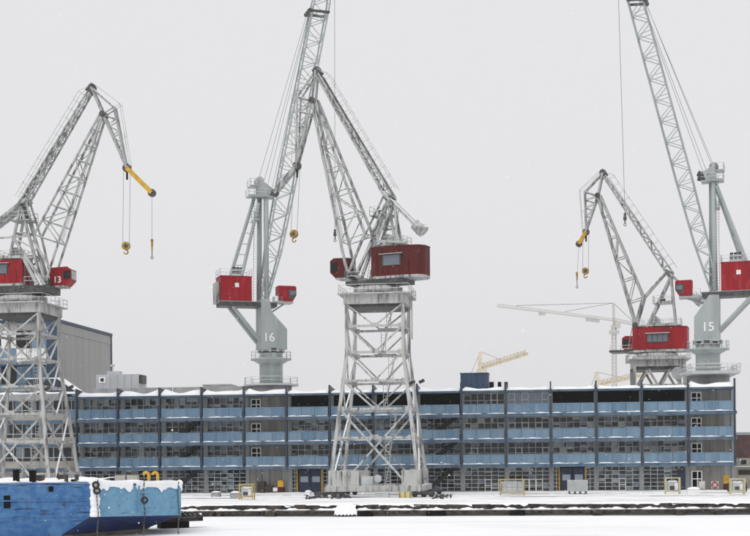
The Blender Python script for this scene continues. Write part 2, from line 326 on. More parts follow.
# inner concrete columns
for i in range(-3, 16):
    s = col_s(i) + .02
    bpart(MB().box(s - .26, s + .26, WIN - .25, WIN + .22, 0.0, ROOF - .34), 'column', 'concrete_light')
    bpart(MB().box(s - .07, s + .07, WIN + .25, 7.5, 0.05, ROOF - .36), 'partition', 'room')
def floor_z(k): return (0.02, LED[0], LED[1], LED[2])[k], (LED[0] - .41, LED[1] - .41, LED[2] - .41, ROOF - .33)[k]
def glazing(i, k, nx=6, ny=4, glassm='glass', sashes=(), x0=0.0, x1=1.0, blinds=.35, fm='mullion', dy=0.0, pale=.45):
    z0, z1 = floor_z(k); a = col_s(i) + .30; b = col_s(i + 1) - .26; a, b = a + (b - a) * x0, a + (b - a) * x1; y = WIN + dy
    q = MB(); t = .042
    for c in range(nx + 1):
        x = a + (b - a) * c / nx; q.box(x - t, x + t, y - .05, y + .05, z0, z1)
    for r in range(ny + 1):
        z = z0 + t + (z1 - z0 - 2 * t) * r / ny; q.box(a, b, y - .042, y + .042, z - t, z + t)
    f = bpart(q, 'window', fm)
    g = MB(); bl = MB(); bd = MB()
    for c in range(nx):
        for r in range(ny):
            xa, xb = a + (b - a) * c / nx + t, a + (b - a) * (c + 1) / nx - t; za, zb = z0 + (z1 - z0) * r / ny + t, z0 + (z1 - z0) * (r + 1) / ny - t
            e = rnd.uniform(-.012, .012)
            g.add([(xa, y + e, za), (xb, y - e, za), (xb, y - e, zb), (xa, y + e, zb)], [(0, 1, 2, 3)])
            if rnd.random() < blinds:
                tgt = bl if rnd.random() < pale else bd; hgt = rnd.choice((.35, .6, 1, 1)); yy = y + rnd.uniform(.10, .9)
                if rnd.random() < .7: tgt.box(xa, xb, yy, yy + .03, zb - (zb - za) * hgt, zb)
                else: tgt.box(xa, xa + (xb - xa) * rnd.uniform(.3, .9), yy, yy + .03, za, za + (zb - za) * hgt)
    bpart(g, 'pane', glassm, f)
    if bl.v: bpart(bl, 'blind', 'blind', f)
    if bd.v: bpart(bd, 'curtain', 'blind_dark', f)
    if rnd.random() < .6:
        x = rnd.uniform(a + .5, b - 1.5); bpart(MB().box(x, x + rnd.uniform(.8, 1.8), y + 1.4, y + 2, z0, z0 + rnd.uniform(1, 2.2)), 'cupboard', 'furniture', f)
    for (c, r, hh) in sashes:
        xa, xb = a + (b - a) * c / nx, a + (b - a) * (c + 1) / nx; za, zb = z0 + (z1 - z0) * r / ny, z0 + (z1 - z0) * (r + hh) / ny; w_ = .09
        s_ = MB(); s_.box(xa, xa + w_, y - .10, y + .02, za, zb); s_.box(xb - w_, xb, y - .10, y + .02, za, zb); s_.box(xa + w_, xb - w_, y - .10, y + .02, za, za + w_); s_.box(xa + w_, xb - w_, y - .10, y + .02, zb - w_, zb)
        if hh >= 2: s_.box(xa + w_, xb - w_, y - .095, y + .02, (za + zb) / 2 - .05, (za + zb) / 2 + .05)
        bpart(s_, 'sash', 'sash_white', f)
def small_window(i, k):
    z0, z1 = floor_z(k); a = col_s(i) + .62; q = MB(); y = WIN - .12; za, zb = z0 + (1.0 if k else .4), z0 + 2.6
    for x in (a, a + .75, a + 1.3): q.box(x - .07, x + .07, y - .1, y, za, zb)
    for z in (za, (za + zb) / 2 + .05, zb): q.box(a, a + 1.3, y - .09, y - .01, z - .07, z + .07)
    f = bpart(q, 'window', 'sash_white'); bpart(MB().box(a, a + 1.3, y - .03, y - .02, za, zb), 'pane', 'black', f)
def blank(i, k):      # board marked concrete wall of a stair bay, made of upright slabs
    z0, z1 = floor_z(k); a, b = col_s(i) + .30, col_s(i + 1) - .26; n = 6
    for j in range(n):
        x0 = a + (b - a) * j / n; bpart(MB().box(x0 + .012, x0 + (b - a) / n - .012, WIN - .12 + rnd.uniform(0, .03), WIN + .25, z0, z1), 'wall_slab', 'concrete' if rnd.random() < .75 else 'concrete_light')
def dark_bay(i):      # open recess under the roof; black sheets stand in for its deep shade
    z0, z1 = floor_z(3); a, b = col_s(i) + .30, col_s(i + 1) - .26
    f = bpart(MB().box(a, b, WIN + .35, WIN + .45, z0, z1), 'dark_recess_sheet', 'black')
    q = MB()
    for j in range(7): z = z0 + .3 + j * .42; q.box(a, b, WIN + .22, WIN + .34, z, z + .05)
    bpart(q, 'dark_slats', 'black', f)  # black bars, part of the painted dark of the recess
def stairs(i, k, flip=False):
    z0 = floor_z(k)[0]; z1 = floor_z(k + 1)[0] if k < 3 else ROOF; a, b = col_s(i) + 1.0, col_s(i + 1) - .7
    p0, p1 = V3((a, WIN - .75, z0 + .1)), V3((b, WIN - .75, z1 - .25))
    q = MB().beam(p0, p1, .8, .48)
    for j in range(12):
        p = p0.lerp(p1, (j + .5) / 12); q.box(p.x - .16, p.x + .16, WIN - 1.15, WIN - .35, p.z + .15, p.z + .32)
    q.tube(p0 + V3((0, -.45, 1)), p1 + V3((0, -.45, 1)), .05, 5)
    bpart(q, 'stair', 'rubber')
for i in range(15):
    for k in range(4):
        if i in (4, 14):
            blank(i, k)
            if not (i == 4 and k == 0): small_window(i, k)
            continue
        if k == 3 and (5 <= i <= 8 or 11 <= i <= 13): dark_bay(i); continue
        if i in (2, 8) and k < 3: stairs(i, k)
        sa = ()
        if k in (1, 2): sa = tuple((c, 1, 2 if i in (9, 10) else 1) for c in rnd.sample(range(6), rnd.choice((1, 2, 2, 3))))
        if k == 3 and i in (9, 10): sa = ((4, 1, 2),) if i == 9 else ((0, 1, 2), (2, 1, 2), (5, 1, 2))
        if k == 0:
            if i in (5, 11):   # workshop gate between yellow posts
                a = col_s(i)
                for xx in (1.0, 4.55):
                    bpart(MB().box(a + xx, a + xx + .16, WIN - .5, WIN - .25, 0, 3.3), 'gate_post', 'yellow')
                for xx in (1.25, 2.95):
                    d = bpart(MB().box(a + xx, a + xx + 1.6, WIN - .16, WIN - .06, .05, 3.2), 'gate_leaf', 'door_navy')
                    bpart(MB().box(a + xx + .25, a + xx + 1.35, WIN - .18, WIN - .162, 1.5, 2.3), 'pane', 'glass_blue', d)
                glazing(i, k, 2, 6, x0=0, x1=.14, blinds=.3); glazing(i, k, 2, 6, x0=.80, x1=1, blinds=.3); continue
            sa = {9: ((3, 0, 3), (5, 0, 3)), 10: ((2, 0, 3), (3, 0, 3), (4, 0, 3)), 12: ((3, 0, 3),)}.get(i, ())
            glazing(i, k, 6, 6, sashes=sa, blinds=.35)
            if i == 13: bpart(MB().box(col_s(14) - 1.25, col_s(14) - .3, WIN - .3, WIN - .12, .03, 2.9), 'door', 'door_navy')
            continue
        glazing(i, k, 6, 4 if k < 3 else 3, 'glass_blue' if (k == 3 and i == 10) else 'glass', sa, blinds=rnd.uniform(.7, .95) if k == 3 and i < 4 else rnd.choice((.2, .35, .5, .7, .85)), pale=.75 if k == 3 and i < 4 else rnd.choice((.15, .35, .6)))
# left wing behind the left crane: no blue parapets, framed windows
for i in (-3, -2, -1):
    for k in range(4):
        z0, z1 = floor_z(k)
        bpart(MB().box(col_s(i) + .27, col_s(i + 1) - .27, WIN - .3, WIN + .1, z0 - .3, z0 + 1.0), 'wall_band', 'beige_wall' if k else 'concrete_light')
        glazing(i, k, 4, 2, blinds=.6, fm='sash_white', dy=.25)
for z in LED: bpart(MB().box(S_L, S0 - 1.95, .9, 6, z - .45, z), 'floor_slab', 'fascia_blue')
bpart(MB().box(S_L, S0 - 2.25, .9, 16, ROOF - .35, ROOF + .5), 'roof', 'concrete_light')
bpart(MB().box(S0 - 1.9, S0 - .17, 0, .08, LED[2] + .12, LED[2] + 1.3), 'parapet_panel', 'panel_blue')
# snow drifted on the roof edge, one drift per bay
for i in range(-3, 15):
    deep = 1.0 if i in (0, 1, 2, 3, 4, 14) else .55
    ph = rnd.uniform(0, 6); a0, b0 = col_s(i) + .2, col_s(i + 1) - .2
    def rs(a, b, deep=deep, ph=ph, a0=a0, b0=b0):
        e = abs(2 * a - 1); top = (.30 + .45 * e ** 1.5 + .12 * math.sin(a * 9 + ph)) * deep + .10
        if e > .96: top *= .5
        yy = (0.08, .12, .5, 1.4, 2.6, 3.4)[round(b * 5)]; zz = (-.06, .16 + .1 * math.sin(a * 14 + ph) * deep, top * .75, top, top * .9, -.01)[round(b * 5)]
        return (a0 + (b0 - a0) * a, yy + (0 if i >= 0 else .9), ROOF + zz + (0 if i >= 0 else .5))
    bpart(MB().grid(18, 5, rs), 'roof_snow', 'snow', None, True)
    bpart(MB().box(a0, b0, 3.5, 14, ROOF + .01, ROOF + .25 + .02 * (i % 3)), 'roof_snow', 'snow')
for i in (0, 1, 2, 3):
    bpart(MB().box(col_s(i) + .1, col_s(i + 1) - .1, 6.6, 6.9, ROOF + .3, ROOF + 1.45), 'upstand_wall', 'concrete_light')
# foundations of the pillar cranes rising through the stair bays
# small things fixed to the ground floor
def sign(px0, px1, py0, py1, m, name='sign_board'):
    a, b = fac(px0, py1, WIN - .2), fac(px1, py0, WIN - .2); return bpart(MB().box(a.x, b.x, WIN - .22, WIN - .16, max(.1, a.z), b.z), name, m)
sign(699, 705, 481, 489, 'blind')
sign(723.5, 729, 475, 483.5, 'yellow'); sign(723.5, 729, 484, 490, 'red_dark')
for (x0, x1, y0, y1) in ((96, 138.5, 374, 387),):
    p = fac(x0, y1, 9.5), fac(x1, y0, 9.5)
pent = thing('roof_plant_room', 'pale grey plant room on the roof beside the grey hall', 'plant room', FM @ V3((p[0].x, 9.5, ROOF + .25)))
q = MB().box(p[0].x, p[1].x, 9.5, 13.4, ROOF + .27, p[1].z); q.build('wall', 'shed_grey', pent, FM)
for j in range(1, 6): MB().box(p[0].x + (p[1].x - p[0].x) * j / 6 - .03, p[0].x + (p[1].x - p[0].x) * j / 6 + .03, 9.44, 9.495, ROOF + .3, p[1].z - .1).build('panel_joint', 'galvanised', pent, FM)
wq = MB().box(p[0].x + .5, p[0].x + 1.5, 9.40, 9.49, p[1].z - 1.25, p[1].z - .35).build('window', 'sash_white', pent, FM)
MB().box(p[0].x + .75, p[0].x + 1.25, 9.385, 9.398, p[1].z - 1.05, p[1].z - .55).build('pane', 'glass_dark', wq, FM)
MB().tube((p[0].x + 2.1, 11, p[1].z), (p[0].x + 2.1, 11, p[1].z + 1.5), .12, 8).tube((p[0].x + 2.1, 11, p[1].z + 1.3), (p[0].x + 2.1, 11, p[1].z + 1.6), .35, 8).build('chimney', 'galvanised', pent, FM)
MB().box(p[0].x + 1.5, p[0].x + 3.4, 10.2, 11.6, p[1].z, p[1].z + .55).build('ventilator', 'shed_grey', pent, FM)
MB().box(p[1].x - .02, p[1].x + .45, 9.8, 12, p[1].z - 1.4, p[1].z - .15).build('air_duct', 'dark_steel', pent, FM)
a, b = fac(203, 393, 10), fac(230, 385, 10)
MB_ = MB().box(a.x, b.x, 10, 14, ROOF + .27, b.z).box(a.x - .1, b.x + .1, 9.9, 14.1, b.z + .003, b.z + .15)
tag(MB_.build('roof_hatch_house', 'galvanised', None, FM), 'low grey roof hatch house left of the pillar crane marked 16', 'roof hatch')
a, b = fac(460.5, 388.5, 5), fac(488, 372.5, 5)
nb = thing('lift_motor_house', 'dark navy lift motor house standing on the roof edge', 'motor house', FM @ V3((a.x, 5, ROOF + .2)))
MB().box(a.x, b.x, 5, 9, ROOF + .27, b.z - .12).build('wall', 'navy_box', nb, FM); MB().box(a.x - .08, b.x + .08, 4.92, 9.1, b.z - .117, b.z).build('roof', 'navy_box', nb, FM)
for j in range(1, 5): MB().box(a.x + (b.x - a.x) * j / 5 - .025, a.x + (b.x - a.x) * j / 5 + .025, 4.95, 4.997, ROOF + .3, b.z - .2).build('panel_joint', 'steel_blue', nb, FM)
for j, (x0, x1) in enumerate(((489, 494), (497.5, 501.5), (504, 508))):
    a, b = fac(x0, 388, 5.5), fac(x1, 381.5, 5.5)
    t = thing('roof_ventilator', ('black louvred roof ventilator touching the navy motor house', 'black louvred roof ventilator in the middle of three', 'black louvred roof ventilator farthest from the navy motor house')[j], 'ventilator', FM @ V3((a.x, 5.5, ROOF + .2)), 'roof ventilators by the motor house')
    MB().box(a.x, b.x, 5.5, 7, ROOF + .27, b.z).build('casing', 'white_paint', t, FM); MB().box(a.x + .05, b.x - .05, 5.44, 5.497, ROOF + .5, b.z - .06).build('dark_slats', 'black', t, FM)

# ================================================================== GREY ASSEMBLY HALL (left, far behind)
hs = -55.5
zt = (FI @ on_plane(57, 319, FM @ V3((hs, 25, 0)), DX)).z
hall = thing('assembly_hall', 'tall pale grey assembly hall with blue trimmed edges behind the left crane', 'hall', FM @ V3((hs, 25, 0)))
MB().box(hs - 45, hs, 25.3, 52, 0, zt - .5).build('wall', 'hall_grey', hall, FM)
for j in range(9):
    y0 = 25.6 + j * 2.9
    MB().box(hs + .01, hs + .09, y0 + .02, y0 + 2.86, 8, zt - 2.1).build('cladding_panel', 'hall_grey', hall, FM)
MB().box(hs + .01, hs + .13, 25.4, 51.7, zt - 2.05, zt - .55).build('eaves_panel', 'hall_grey', hall, FM)
MB().box(hs - 45, hs + .3, 25.0, 52.2, zt - .5, zt).build('roof_edge', 'steel_blue', hall, FM)
MB().box(hs - .5, hs + .2, 51.6, 52.25, 0, zt - .5).build('corner_trim', 'steel_blue', hall, FM)
MB().box(hs - 1.6, hs + .12, 24.8, 25.28, 0, zt - .52).build('corner_trim', 'navy_box', hall, FM)
for c in range(9):
    for r in range(8):
        x1 = hs - 1.65 - c * 2.6; z0 = 3 + r * 2.9
        m = 'panel_pale' if (c + r * 3) % 5 in (0, 1) else ('glass_dark' if (c * 2 + r) % 4 == 1 else ('blind' if r >= 6 else 'panel_blue'))
        MB().box(x1 - 2.55, x1, 25.0 + .02 * ((c + r) % 3), 25.25, z0, z0 + 2.84).build('front_panel', m, hall, FM)
MB().box(hs - 26, hs - 1.7, 22.5, 24.7, 20.2, 20.5).build('canopy', 'navy_box', hall, FM)
ls_ = thing('lean_to_roof', 'small dark pitched roof with a snow line at the foot of the grey hall', 'roof', FM @ V3((hs, 18, ROOF)))
A = fac(59, 379, 15); B = fac(88, 387, 15)
MB().prism([(A.x - 5, 14.2, ROOF + .1), (A.x - 5, 14.2, A.z), (A.x, 14.2, A.z), (B.x, 14.2, ROOF + .3), (B.x, 14.2, ROOF + .1)], (0, 3, 0)).build('gable', 'steel_blue', ls_, FM)
MB().prism([(A.x - 5, 14.1, A.z), (A.x - 5, 14.1, A.z + .18), (A.x + .05, 14.1, A.z + .18), (B.x + .1, 14.1, ROOF + .45), (B.x + .1, 14.1, ROOF + .3), (A.x, 14.1, A.z)], (0, 3.2, 0)).build('roof_snow', 'snow', ls_, FM)

# brick building at the right edge
a = fac(737, 490, 14); zt = fac(745, 435, 14).z
bb = thing('brick_workshop', 'brown brick workshop with pale plinth at the right edge behind the long building', 'building', FM @ V3((a.x, 14, 0)))
zz = fac(745, 458, 14).z
MB().box(a.x - 1, a.x + 40, 14, 34, zz, zt).build('wall', 'brick', bb, FM)
MB().box(a.x - 1.1, a.x + 40.1, 13.9, 34.1, zt + .003, zt + .4).build('roof', 'shed_grey', bb, FM)
MB().box(a.x - 1, a.x + 40, 13.8, 34, 0, zz - .003).build('plinth', 'beige_wall', bb, FM)
for j in range(10):
    MB().box(a.x + .6 + j * 1.5, a.x + 1.3 + j * 1.5, 13.7, 13.78, zz - .9, zz - .3).build('window', 'glass_dark', bb, FM)
MB().box(a.x + .2, a.x + 16, 13.68, 13.79, zz - 2.4, zz - 1.7).build('door_rail', 'crate_brown', bb, FM)
MB().box(a.x - .8, a.x + 16, 13.5, 13.79, zz - 1.3, zz - 1.15).build('canopy', 'white_paint', bb, FM)

# ================================================================== LEVER CRANES
def lattice(part_name, parent, m, A0, A1, B0, B1, v, hw0, hw1, n, r_ch, r_br, pre_a=(), pre_b=(), lat=True, diag=True):
    """two side trusses (chord A from A0 to A1, chord B from B0 to B1) set +-hw along v; braces are sub-parts"""
    q = MB()
    P = {}
    for s in (-1, 1):
        for nm, p0, p1 in (('a', A0, A1), ('b', B0, B1)):
            for i in range(n + 1): P[s, nm, i] = p0.lerp(p1, i / n) + v * s * (hw0 + (hw1 - hw0) * i / n)
            q.tube(P[s, nm, 0], P[s, nm, n], r_ch, 8)
        for p in pre_a: q.tube(p[0] + v * s * p[1], P[s, 'a', 0], r_ch, 8)
        for p in pre_b: q.tube(p[0] + v * s * p[1], P[s, 'b', 0], r_ch, 8)
    o = q.build(part_name, m, parent)
    for i in range(n + 1):
        for s in (-1, 1):
            if i in (0, n) or i % 1 == 0: bar('brace', P[s, 'a', i], P[s, 'b', i], r_br, m, o)
            if i < n:
                x, y = ('a', 'b') if i % 2 == 0 else ('b', 'a')
                bar('brace', P[s, x, i], P[s, y, i + 1], r_br, m, o)
        if lat:
            for nm in 'ab':
                bar('cross_tie', P[-1, nm, i], P[1, nm, i], r_br, m, o)
                if i < n and diag: bar('brace', P[-1 if i % 2 else 1, nm, i], P[1 if i % 2 else -1, nm, i + 1], r_br * .8, m, o)
    return o

def portal_tower(root, o, m, levels, h_top, h_bot, z_bend, deck0, deck1):
    """four legged tower: straight legs above z_bend, flaring below it to the sill beams"""
    M = Matrix.Translation(o) @ Matrix.Rotation(YAW, 4, 'Z')
    def hw(z): return h_top if z >= z_bend else h_top + (h_bot - h_top) * (z_bend - z) / (z_bend - 1.4)
    cs = ((-1, -1), (1, -1), (1, 1), (-1, 1))
    def P(c, z): return V3((c[0] * hw(z), c[1] * hw(z), z))
    for c in cs:
        MB().beam(P(c, 1.4), P(c, z_bend), .40, .40, V3((0, 1, 0))).beam(P(c, z_bend - .02), P(c, deck0), .40, .40, V3((0, 1, 0))).build('leg', m, root, M)
    zs = list(levels)
    for c, d in zip(cs, cs[1:] + cs[:1]):
        for z in zs: bar_in('cross_beam', P(c, z), P(d, z), .28, m, root, M, shape='box', h=.28)
        tops = zs + [deck0]
        for z0, z1 in zip(tops[1:], tops[2:]):                       # V braces
            mid = (P(c, z0) + P(d, z0)) / 2
            bar_in('brace', P(c, z1), mid, .19, m, root, M, shape='box'); bar_in('brace', P(d, z1), mid, .19, m, root, M, shape='box')
        bar_in('brace', P(c, zs[1]), P(d, 1.5).lerp(P(c, 1.5), .12), .22, m, root, M, shape='box')   # the tall X through the lowest cross beam
        bar_in('brace', P(d, zs[1]), P(c, 1.5).lerp(P(d, 1.5), .12), .21, m, root, M, shape='box')
        bar_in('sill_beam', P(c, 1.08) * 1.045, P(d, 1.08) * 1.045, .62, m, root, M, shape='box', h=.72)
    for z in zs:                                                     # gusset plates at the joints
        for c in cs:
            p = P(c, z); MB().box(*sorted((p.x - .25 * c[0], p.x + .215 * c[0])), *sorted((p.y - .22 * c[1], p.y + .225 * c[1])), z - .30, z + .32).build('gusset_plate', m, root, M)
            MB().box(*sorted((p.x - .62 * c[0], p.x - .20 * c[0])), p.y - .025 + .16 * c[1], p.y + .025 + .16 * c[1], z - .28, z + .30).build('gusset_plate', m, root, M)
        for sgn in (-1, 1):
            y = sgn * hw(z); MB().box(-.5, .5, y - .03 + .15 * sgn, y + .03 + .15 * sgn, z - .12, z + .36).build('gusset_plate', m, root, M)
    # ballast boxes round the feet
    for c in cs:
        b = P(c, 1.5); sx, sy = -c[0], -c[1]
        q = MB(); q.box(*sorted((b.x - .15 * sx, b.x + 2.1 * sx)), *sorted((b.y - .2 * sy, b.y + 1.9 * sy)), 1.45, 3.35); q.build('ballast_box', m, root, M)
        q = MB(); q.box(*sorted((b.x + 2.12 * sx, b.x + 3.6 * sx)), *sorted((b.y + .1 * sy, b.y + 1.5 * sy)), 1.45, 3.25)
        if c[0] < 0: q.build('ballast_box', m, root, M)
    # bogies
    for c in cs:
        b = P(c, 1.2)
        q = MB().box(b.x - 1.9, b.x + 1.9, b.y - .35, b.y + .35, .42, .72).box(b.x - .3, b.x + .3, b.y - .3, b.y + .3, .5, 1.0)
        g = q.build('bogie', 'dark_steel', root, M)
        for k in (-1.5, -.55, .55, 1.5): MB().disc((b.x + k, b.y, .34), (0, 1, 0), .33, .16, 14).build('wheel', 'dark_steel', g, M, True)
    # deck and skirt
    d = MB().box(-h_top - .35, h_top + .35, -h_top - .35, h_top + .35, deck0, deck1).build('deck', m, root, M)
    MB().box(-h_top + .1, h_top - .1, -h_top + .1, h_top - .1, deck0 - .35, deck0 - .003).build('underframe', 'dark_steel', d, M)
    MB().box(-h_top - 1.0, h_top + .9, -h_top - 1.0, h_top + .9, deck1 - .28, deck1 - .14).build('walkway', m, d, M)
    e = h_top + .85
    rails([(-e, -e, deck1 - .14), (e, -e, deck1 - .14), (e, e, deck1 - .14), (-e, e, deck1 - .14)]).build('railing', m, d, M)
    # ladders
    zz = [1.45] + zs + [deck0]
    for j, (z0, z1) in enumerate(zip(zz, zz[1:])):
        x = 1.2 + (.8 if j % 2 else 0) - (.1 * j); ladder((x - .5, .6, z0), (x + .4, .6, z1), .6, (0, 1, .0)).build('ladder', m, root, M)
        ladder((x - .2, .2, z0), (x - .2, .2, z1), .55, (1, 0, 0)).build('ladder', m, root, M)
        if 0 < j: MB().box(x - 1.4, x + 1.4, -.2, 1.3, z0 - .06, z0).build('landing', m, root, M)
    # electrics cabinet and cable drum
    MB().box(-1.6, -.2, -h_bot + .2, -h_bot + 1.2, 1.47, 2.6).build('cabinet', 'galvanised', root, M)
    MB().disc((.35, -h_bot + .9, 2.3), (0, 1, 0), .48, .5).build('cable_drum', 'galvanised', root, M)
    for j, (x, y) in enumerate(((h_top + .5, -h_top), (h_top + 1.0, h_top))):
        z = 14.0 + .5 * j; MB().tube((x + .3, y, z), (x + .9, y - .2, z + .25), .22, 8).build('floodlight', 'dark_steel', root, M)
    ladder((h_top + .55, h_top * .6, deck0 - 4), (h_top + .55, h_top * .6, deck1 + .8), .7, (0, 1, 0)).build('ladder', m, root, M)
    return M

def lever_crane(name, label, o, az, J, m, house, cab, redm, z_ring, num=None, ext_m='yellow', head_m=None, nb=8, r_ch=.17, r_br=.07):
    """o: tower centre on the ground; az: boom direction; J: joint pixels lying in the slewing plane"""
    root = thing('lever_crane', label, 'crane', o, 'shipyard lever cranes')
    u = V3((math.cos(az), math.sin(az), 0)); v = V3((u.y, -u.x, 0))
    if v.y > 0: v = -v                                              # v points to the viewer's side
    def pl(p, off=0.0): return on_plane(p[0], p[1], o + v * off, v)
    j = {k: pl(p) for k, p in J.items() if k not in ('hook', 'hook2')}
    Z = V3((0, 0, 1))
    def L(a, b, z): return o + u * a + v * b + Z * (z - o.z)
    ua = lambda p: (p - o).dot(u)
    # turntable
    zr = z_ring
    MB().tube(L(0, 0, zr - 1.0), L(0, 0, zr - .35), 3.1, 28).build('slewing_ring', m, root, None, True)
    MB().tube(L(0, 0, zr - .35), L(0, 0, zr), 2.6, 28).build('roller_race', 'dark_steel', root, None, True)
    h0, h1 = pl(house[0], house[4]), pl(house[1], house[4])
    a_f, a_r = ua(h0), ua(h1); zb, zt = h1.z, pl(house[0], house[4]).z
    zt, zb = max(h0.z, h1.z), min(h0.z, h1.z)
    hw = house[4]
    ar = ua(pl(house[2], 0)); ch = min(1.8, hw * .9)
    plan = [(a_f, -hw), (a_f, hw), (ar + 2.2, hw), (ar + .6, hw * .82), (ar, hw * .4), (ar, -hw * .4), (ar + .6, -hw * .82), (ar + 2.2, -hw)]
    if house[3] == 'square': plan = [(a_f, -hw), (a_f, hw), (ar + .3, hw), (ar, hw - .4), (ar, -hw)]
    hb = MB().prism([L(a, b, zb) for a, b in plan], Z * (zt - zb)).build('machine_house', redm, root)
    MB().prism([L(a * 1.0 + (.06 if k in (0, 1) else -.06), b * 1.02, zt + .003) for k, (a, b) in enumerate(plan)], Z * .10).build('roof', redm, hb)
    MB().prism([L(a, b * 1.03, zb - .32) for a, b in plan], Z * .31).build('house_floor', 'crane_grey', hb)
    # ribs of the cladding
    n = max(3, int((a_f - ar) / 1.0))
    for k in range(1, n):
        a = ar + 2.2 + (a_f - ar - 2.2) * k / n; MB().beam(L(a, hw + .02, zb + .05), L(a, hw + .02, zt - .05), .05, .05, u).build('cladding_rib', redm, hb)
    MB().beam(L(a_f - .05, hw + .02, zb + (zt - zb) * .34), L(ar + 2.2, hw + .02, zb + (zt - zb) * .34), .04, .06).build('seam_strip', redm, hb)
    dx = a_f - (a_f - ar) * .62; MB().prism([L(dx, hw + .01, zb + .15), L(dx - .85, hw + .01, zb + .15), L(dx - .85, hw + .01, zb + 2.1), L(dx, hw + .01, zb + 2.1)], v * .05).build('door', redm, hb)
    # window with hood
    wa, wb = pl(house[5][0], hw), pl(house[5][1], hw); x0, x1 = sorted((ua(wa), ua(wb))); z0, z1 = sorted((wa.z, wb.z))
    wq = MB().prism([L(x0, hw + .01, z0), L(x1, hw + .01, z0), L(x1, hw + .01, z1), L(x0, hw + .01, z1)], v * .07).build('window_frame', 'dark_steel', hb)
    nw = house[6]
    for k in range(nw):
        xa, xb = x0 + (x1 - x0) * (k + .08) / nw, x0 + (x1 - x0) * (k + .92) / nw
        MB().prism([L(xa, hw + .085, z0 + .1), L(xb, hw + .085, z0 + .1), L(xb, hw + .085, z1 - .1), L(xa, hw + .085, z1 - .1)], v * .02).build('pane', 'glass_grey', wq)
    MB().prism([L(x0 - .25, hw, z1 + .08), L(x1 + .25, hw, z1 + .08), L(x1 + .25, hw + .5, z1 + .0), L(x0 - .25, hw + .5, z1 + .0)], Z * .08).build('window_hood', 'galvanised', hb)
    # slewing platform
    pf = MB().prism([L(a_f + 3.6, -2.0, zr + .02), L(a_f + 3.6, 2.0, zr + .02), L(max(ar + 1.2, -4.2), 2.0, zr + .02), L(max(ar + 1.2, -4.2), -2.0, zr + .02)], Z * max(.3, zb - .36 - zr)).build('slewing_platform', 'dark_steel', root)
    # cab
    c0, c1 = pl(cab[0], cab[2]), pl(cab[1], cab[2]); xb_, xf = sorted((ua(c0), ua(c1))); z0, z1 = sorted((c0.z, c1.z)); cy = cab[2]
    prof = [(xb_, z0), (xf - .7, z0), (xf, z0 + .7), (xf, z1 - .35), (xf - .5, z1), (xb_, z1 - .1)]
    cb = MB().prism([L(a, cy - .0, z) for a, z in prof], -v * 2.0).build('cab', redm, root)
    MB().prism([L(a, cy + .02, z) for a, z in ((xf - 1.0, z0 + .75), (xf - .12, z0 + .85), (xf - .12, z1 - .5), (xf - 1.0, z1 - .6))], v * .03).build('side_window', 'glass_dark', cb)
    MB().prism([L(xf + .02, cy - .15, z0 + .8), L(xf + .02, cy - 1.85, z0 + .8), L(xf + .02, cy - 1.85, z1 - .5), L(xf + .02, cy - .15, z1 - .5)], u * .04).build('front_window', 'galvanised', cb)
    MB().prism([L(xb_ - 1.2, cy + .05, z0 - .22), L(xf - .8, cy + .05, z0 - .22), L(xf - .8, cy - 2.0, z0 - .22), L(xb_ - 1.2, cy - 2.0, z0 - .22)], Z * .2).build('cab_floor', 'crane_grey', cb)
    if num:
        ex = u if u.x > 0 else -u
        T = Matrix(((ex.x, 0, v.x, 0), (ex.y, 0, v.y, 0), (0, 1, 0, 0), (0, 0, 0, 1)))
        text('cab_number', num, 1.15, 'white_paint', cb, Matrix.Translation(L(xb_ + 1.05, cy + .02, z0 + .72)) @ T)
    bar('cab_bracket', L(xb_ + .3, cy - 1, z0 - .2), L(1.2, cy * .6, zr - .1), .16, m, root)
    # boom: front chord straight, rear chord kneed
    kk = j['K']; tt = j['T']; rr = j['R']
    A0 = rr.lerp(tt, min(.3, (kk - rr).dot((tt - rr).normalized()) / (tt - rr).length))
    e_in = (rr.lerp(tt, .5) - kk); e_in = (e_in - (tt - rr).normalized() * e_in.dot((tt - rr).normalized())).normalized()
    boom = lattice('boom', root, m, A0, tt + e_in * .10, kk, tt - e_in * .35, v, 1.25, .5, nb, r_ch, r_br, pre_a=((rr, 1.25),), pre_b=((rr, 1.25),), diag=False)
    MB().disc(rr, v, .42, 3.0, 14).build('boom_pivot', 'dark_steel', boom)
    MB().disc(tt, v, .40, 1.6, 14).build('head_sheave', 'dark_steel', boom)
    ladder(A0 + v * .2, tt + v * .2, .45, v, .03).build('ladder', m, boom)
    # stay (back link) with walkway rail
    dq = (j['V'] - j['Q']).normalized(); nrm = v.cross(dq).normalized()
    if nrm.z < 0: nrm = -nrm
    stay = lattice('stay', root, m, j['Q'] + dq * .6 + nrm * .1, j['V'] + nrm * .45, j['Q'] + dq * .6 - nrm * .25, j['V'] - nrm * .45, v, .42, .55, 12, .13, .07)
    q = MB(); a0, a1 = j['Q'] + nrm * .3, j['V'] + nrm * .5
    for s in (-1, 1):
        q.tube(a0 + nrm * .85 + v * .5 * s + dq * 1.2, a1 + nrm * .85 + v * .5 * s - dq * .5, .03, 4); q.tube(a0 + v * .5 * s, a0 + nrm * .85 + v * .5 * s + dq * 1.2, .03, 4)
        for k in range(1, 14): p = a0.lerp(a1, k / 14) + v * .5 * s; q.tube(p, p + nrm * .85, .025, 4)
    q.build('handrail', m, stay)
    bar('walkway_board', a0.lerp(a1, .06) + nrm * .02, a1, .5, 'dark_steel', stay, shape='box', h=.05, up=v.cross(dq))
    # fly jib
    Q, N, Ee = j['Q'], j['N'], j['E']
    q = MB()
    sp = [Q, tt.lerp(Q, .02), Ee]
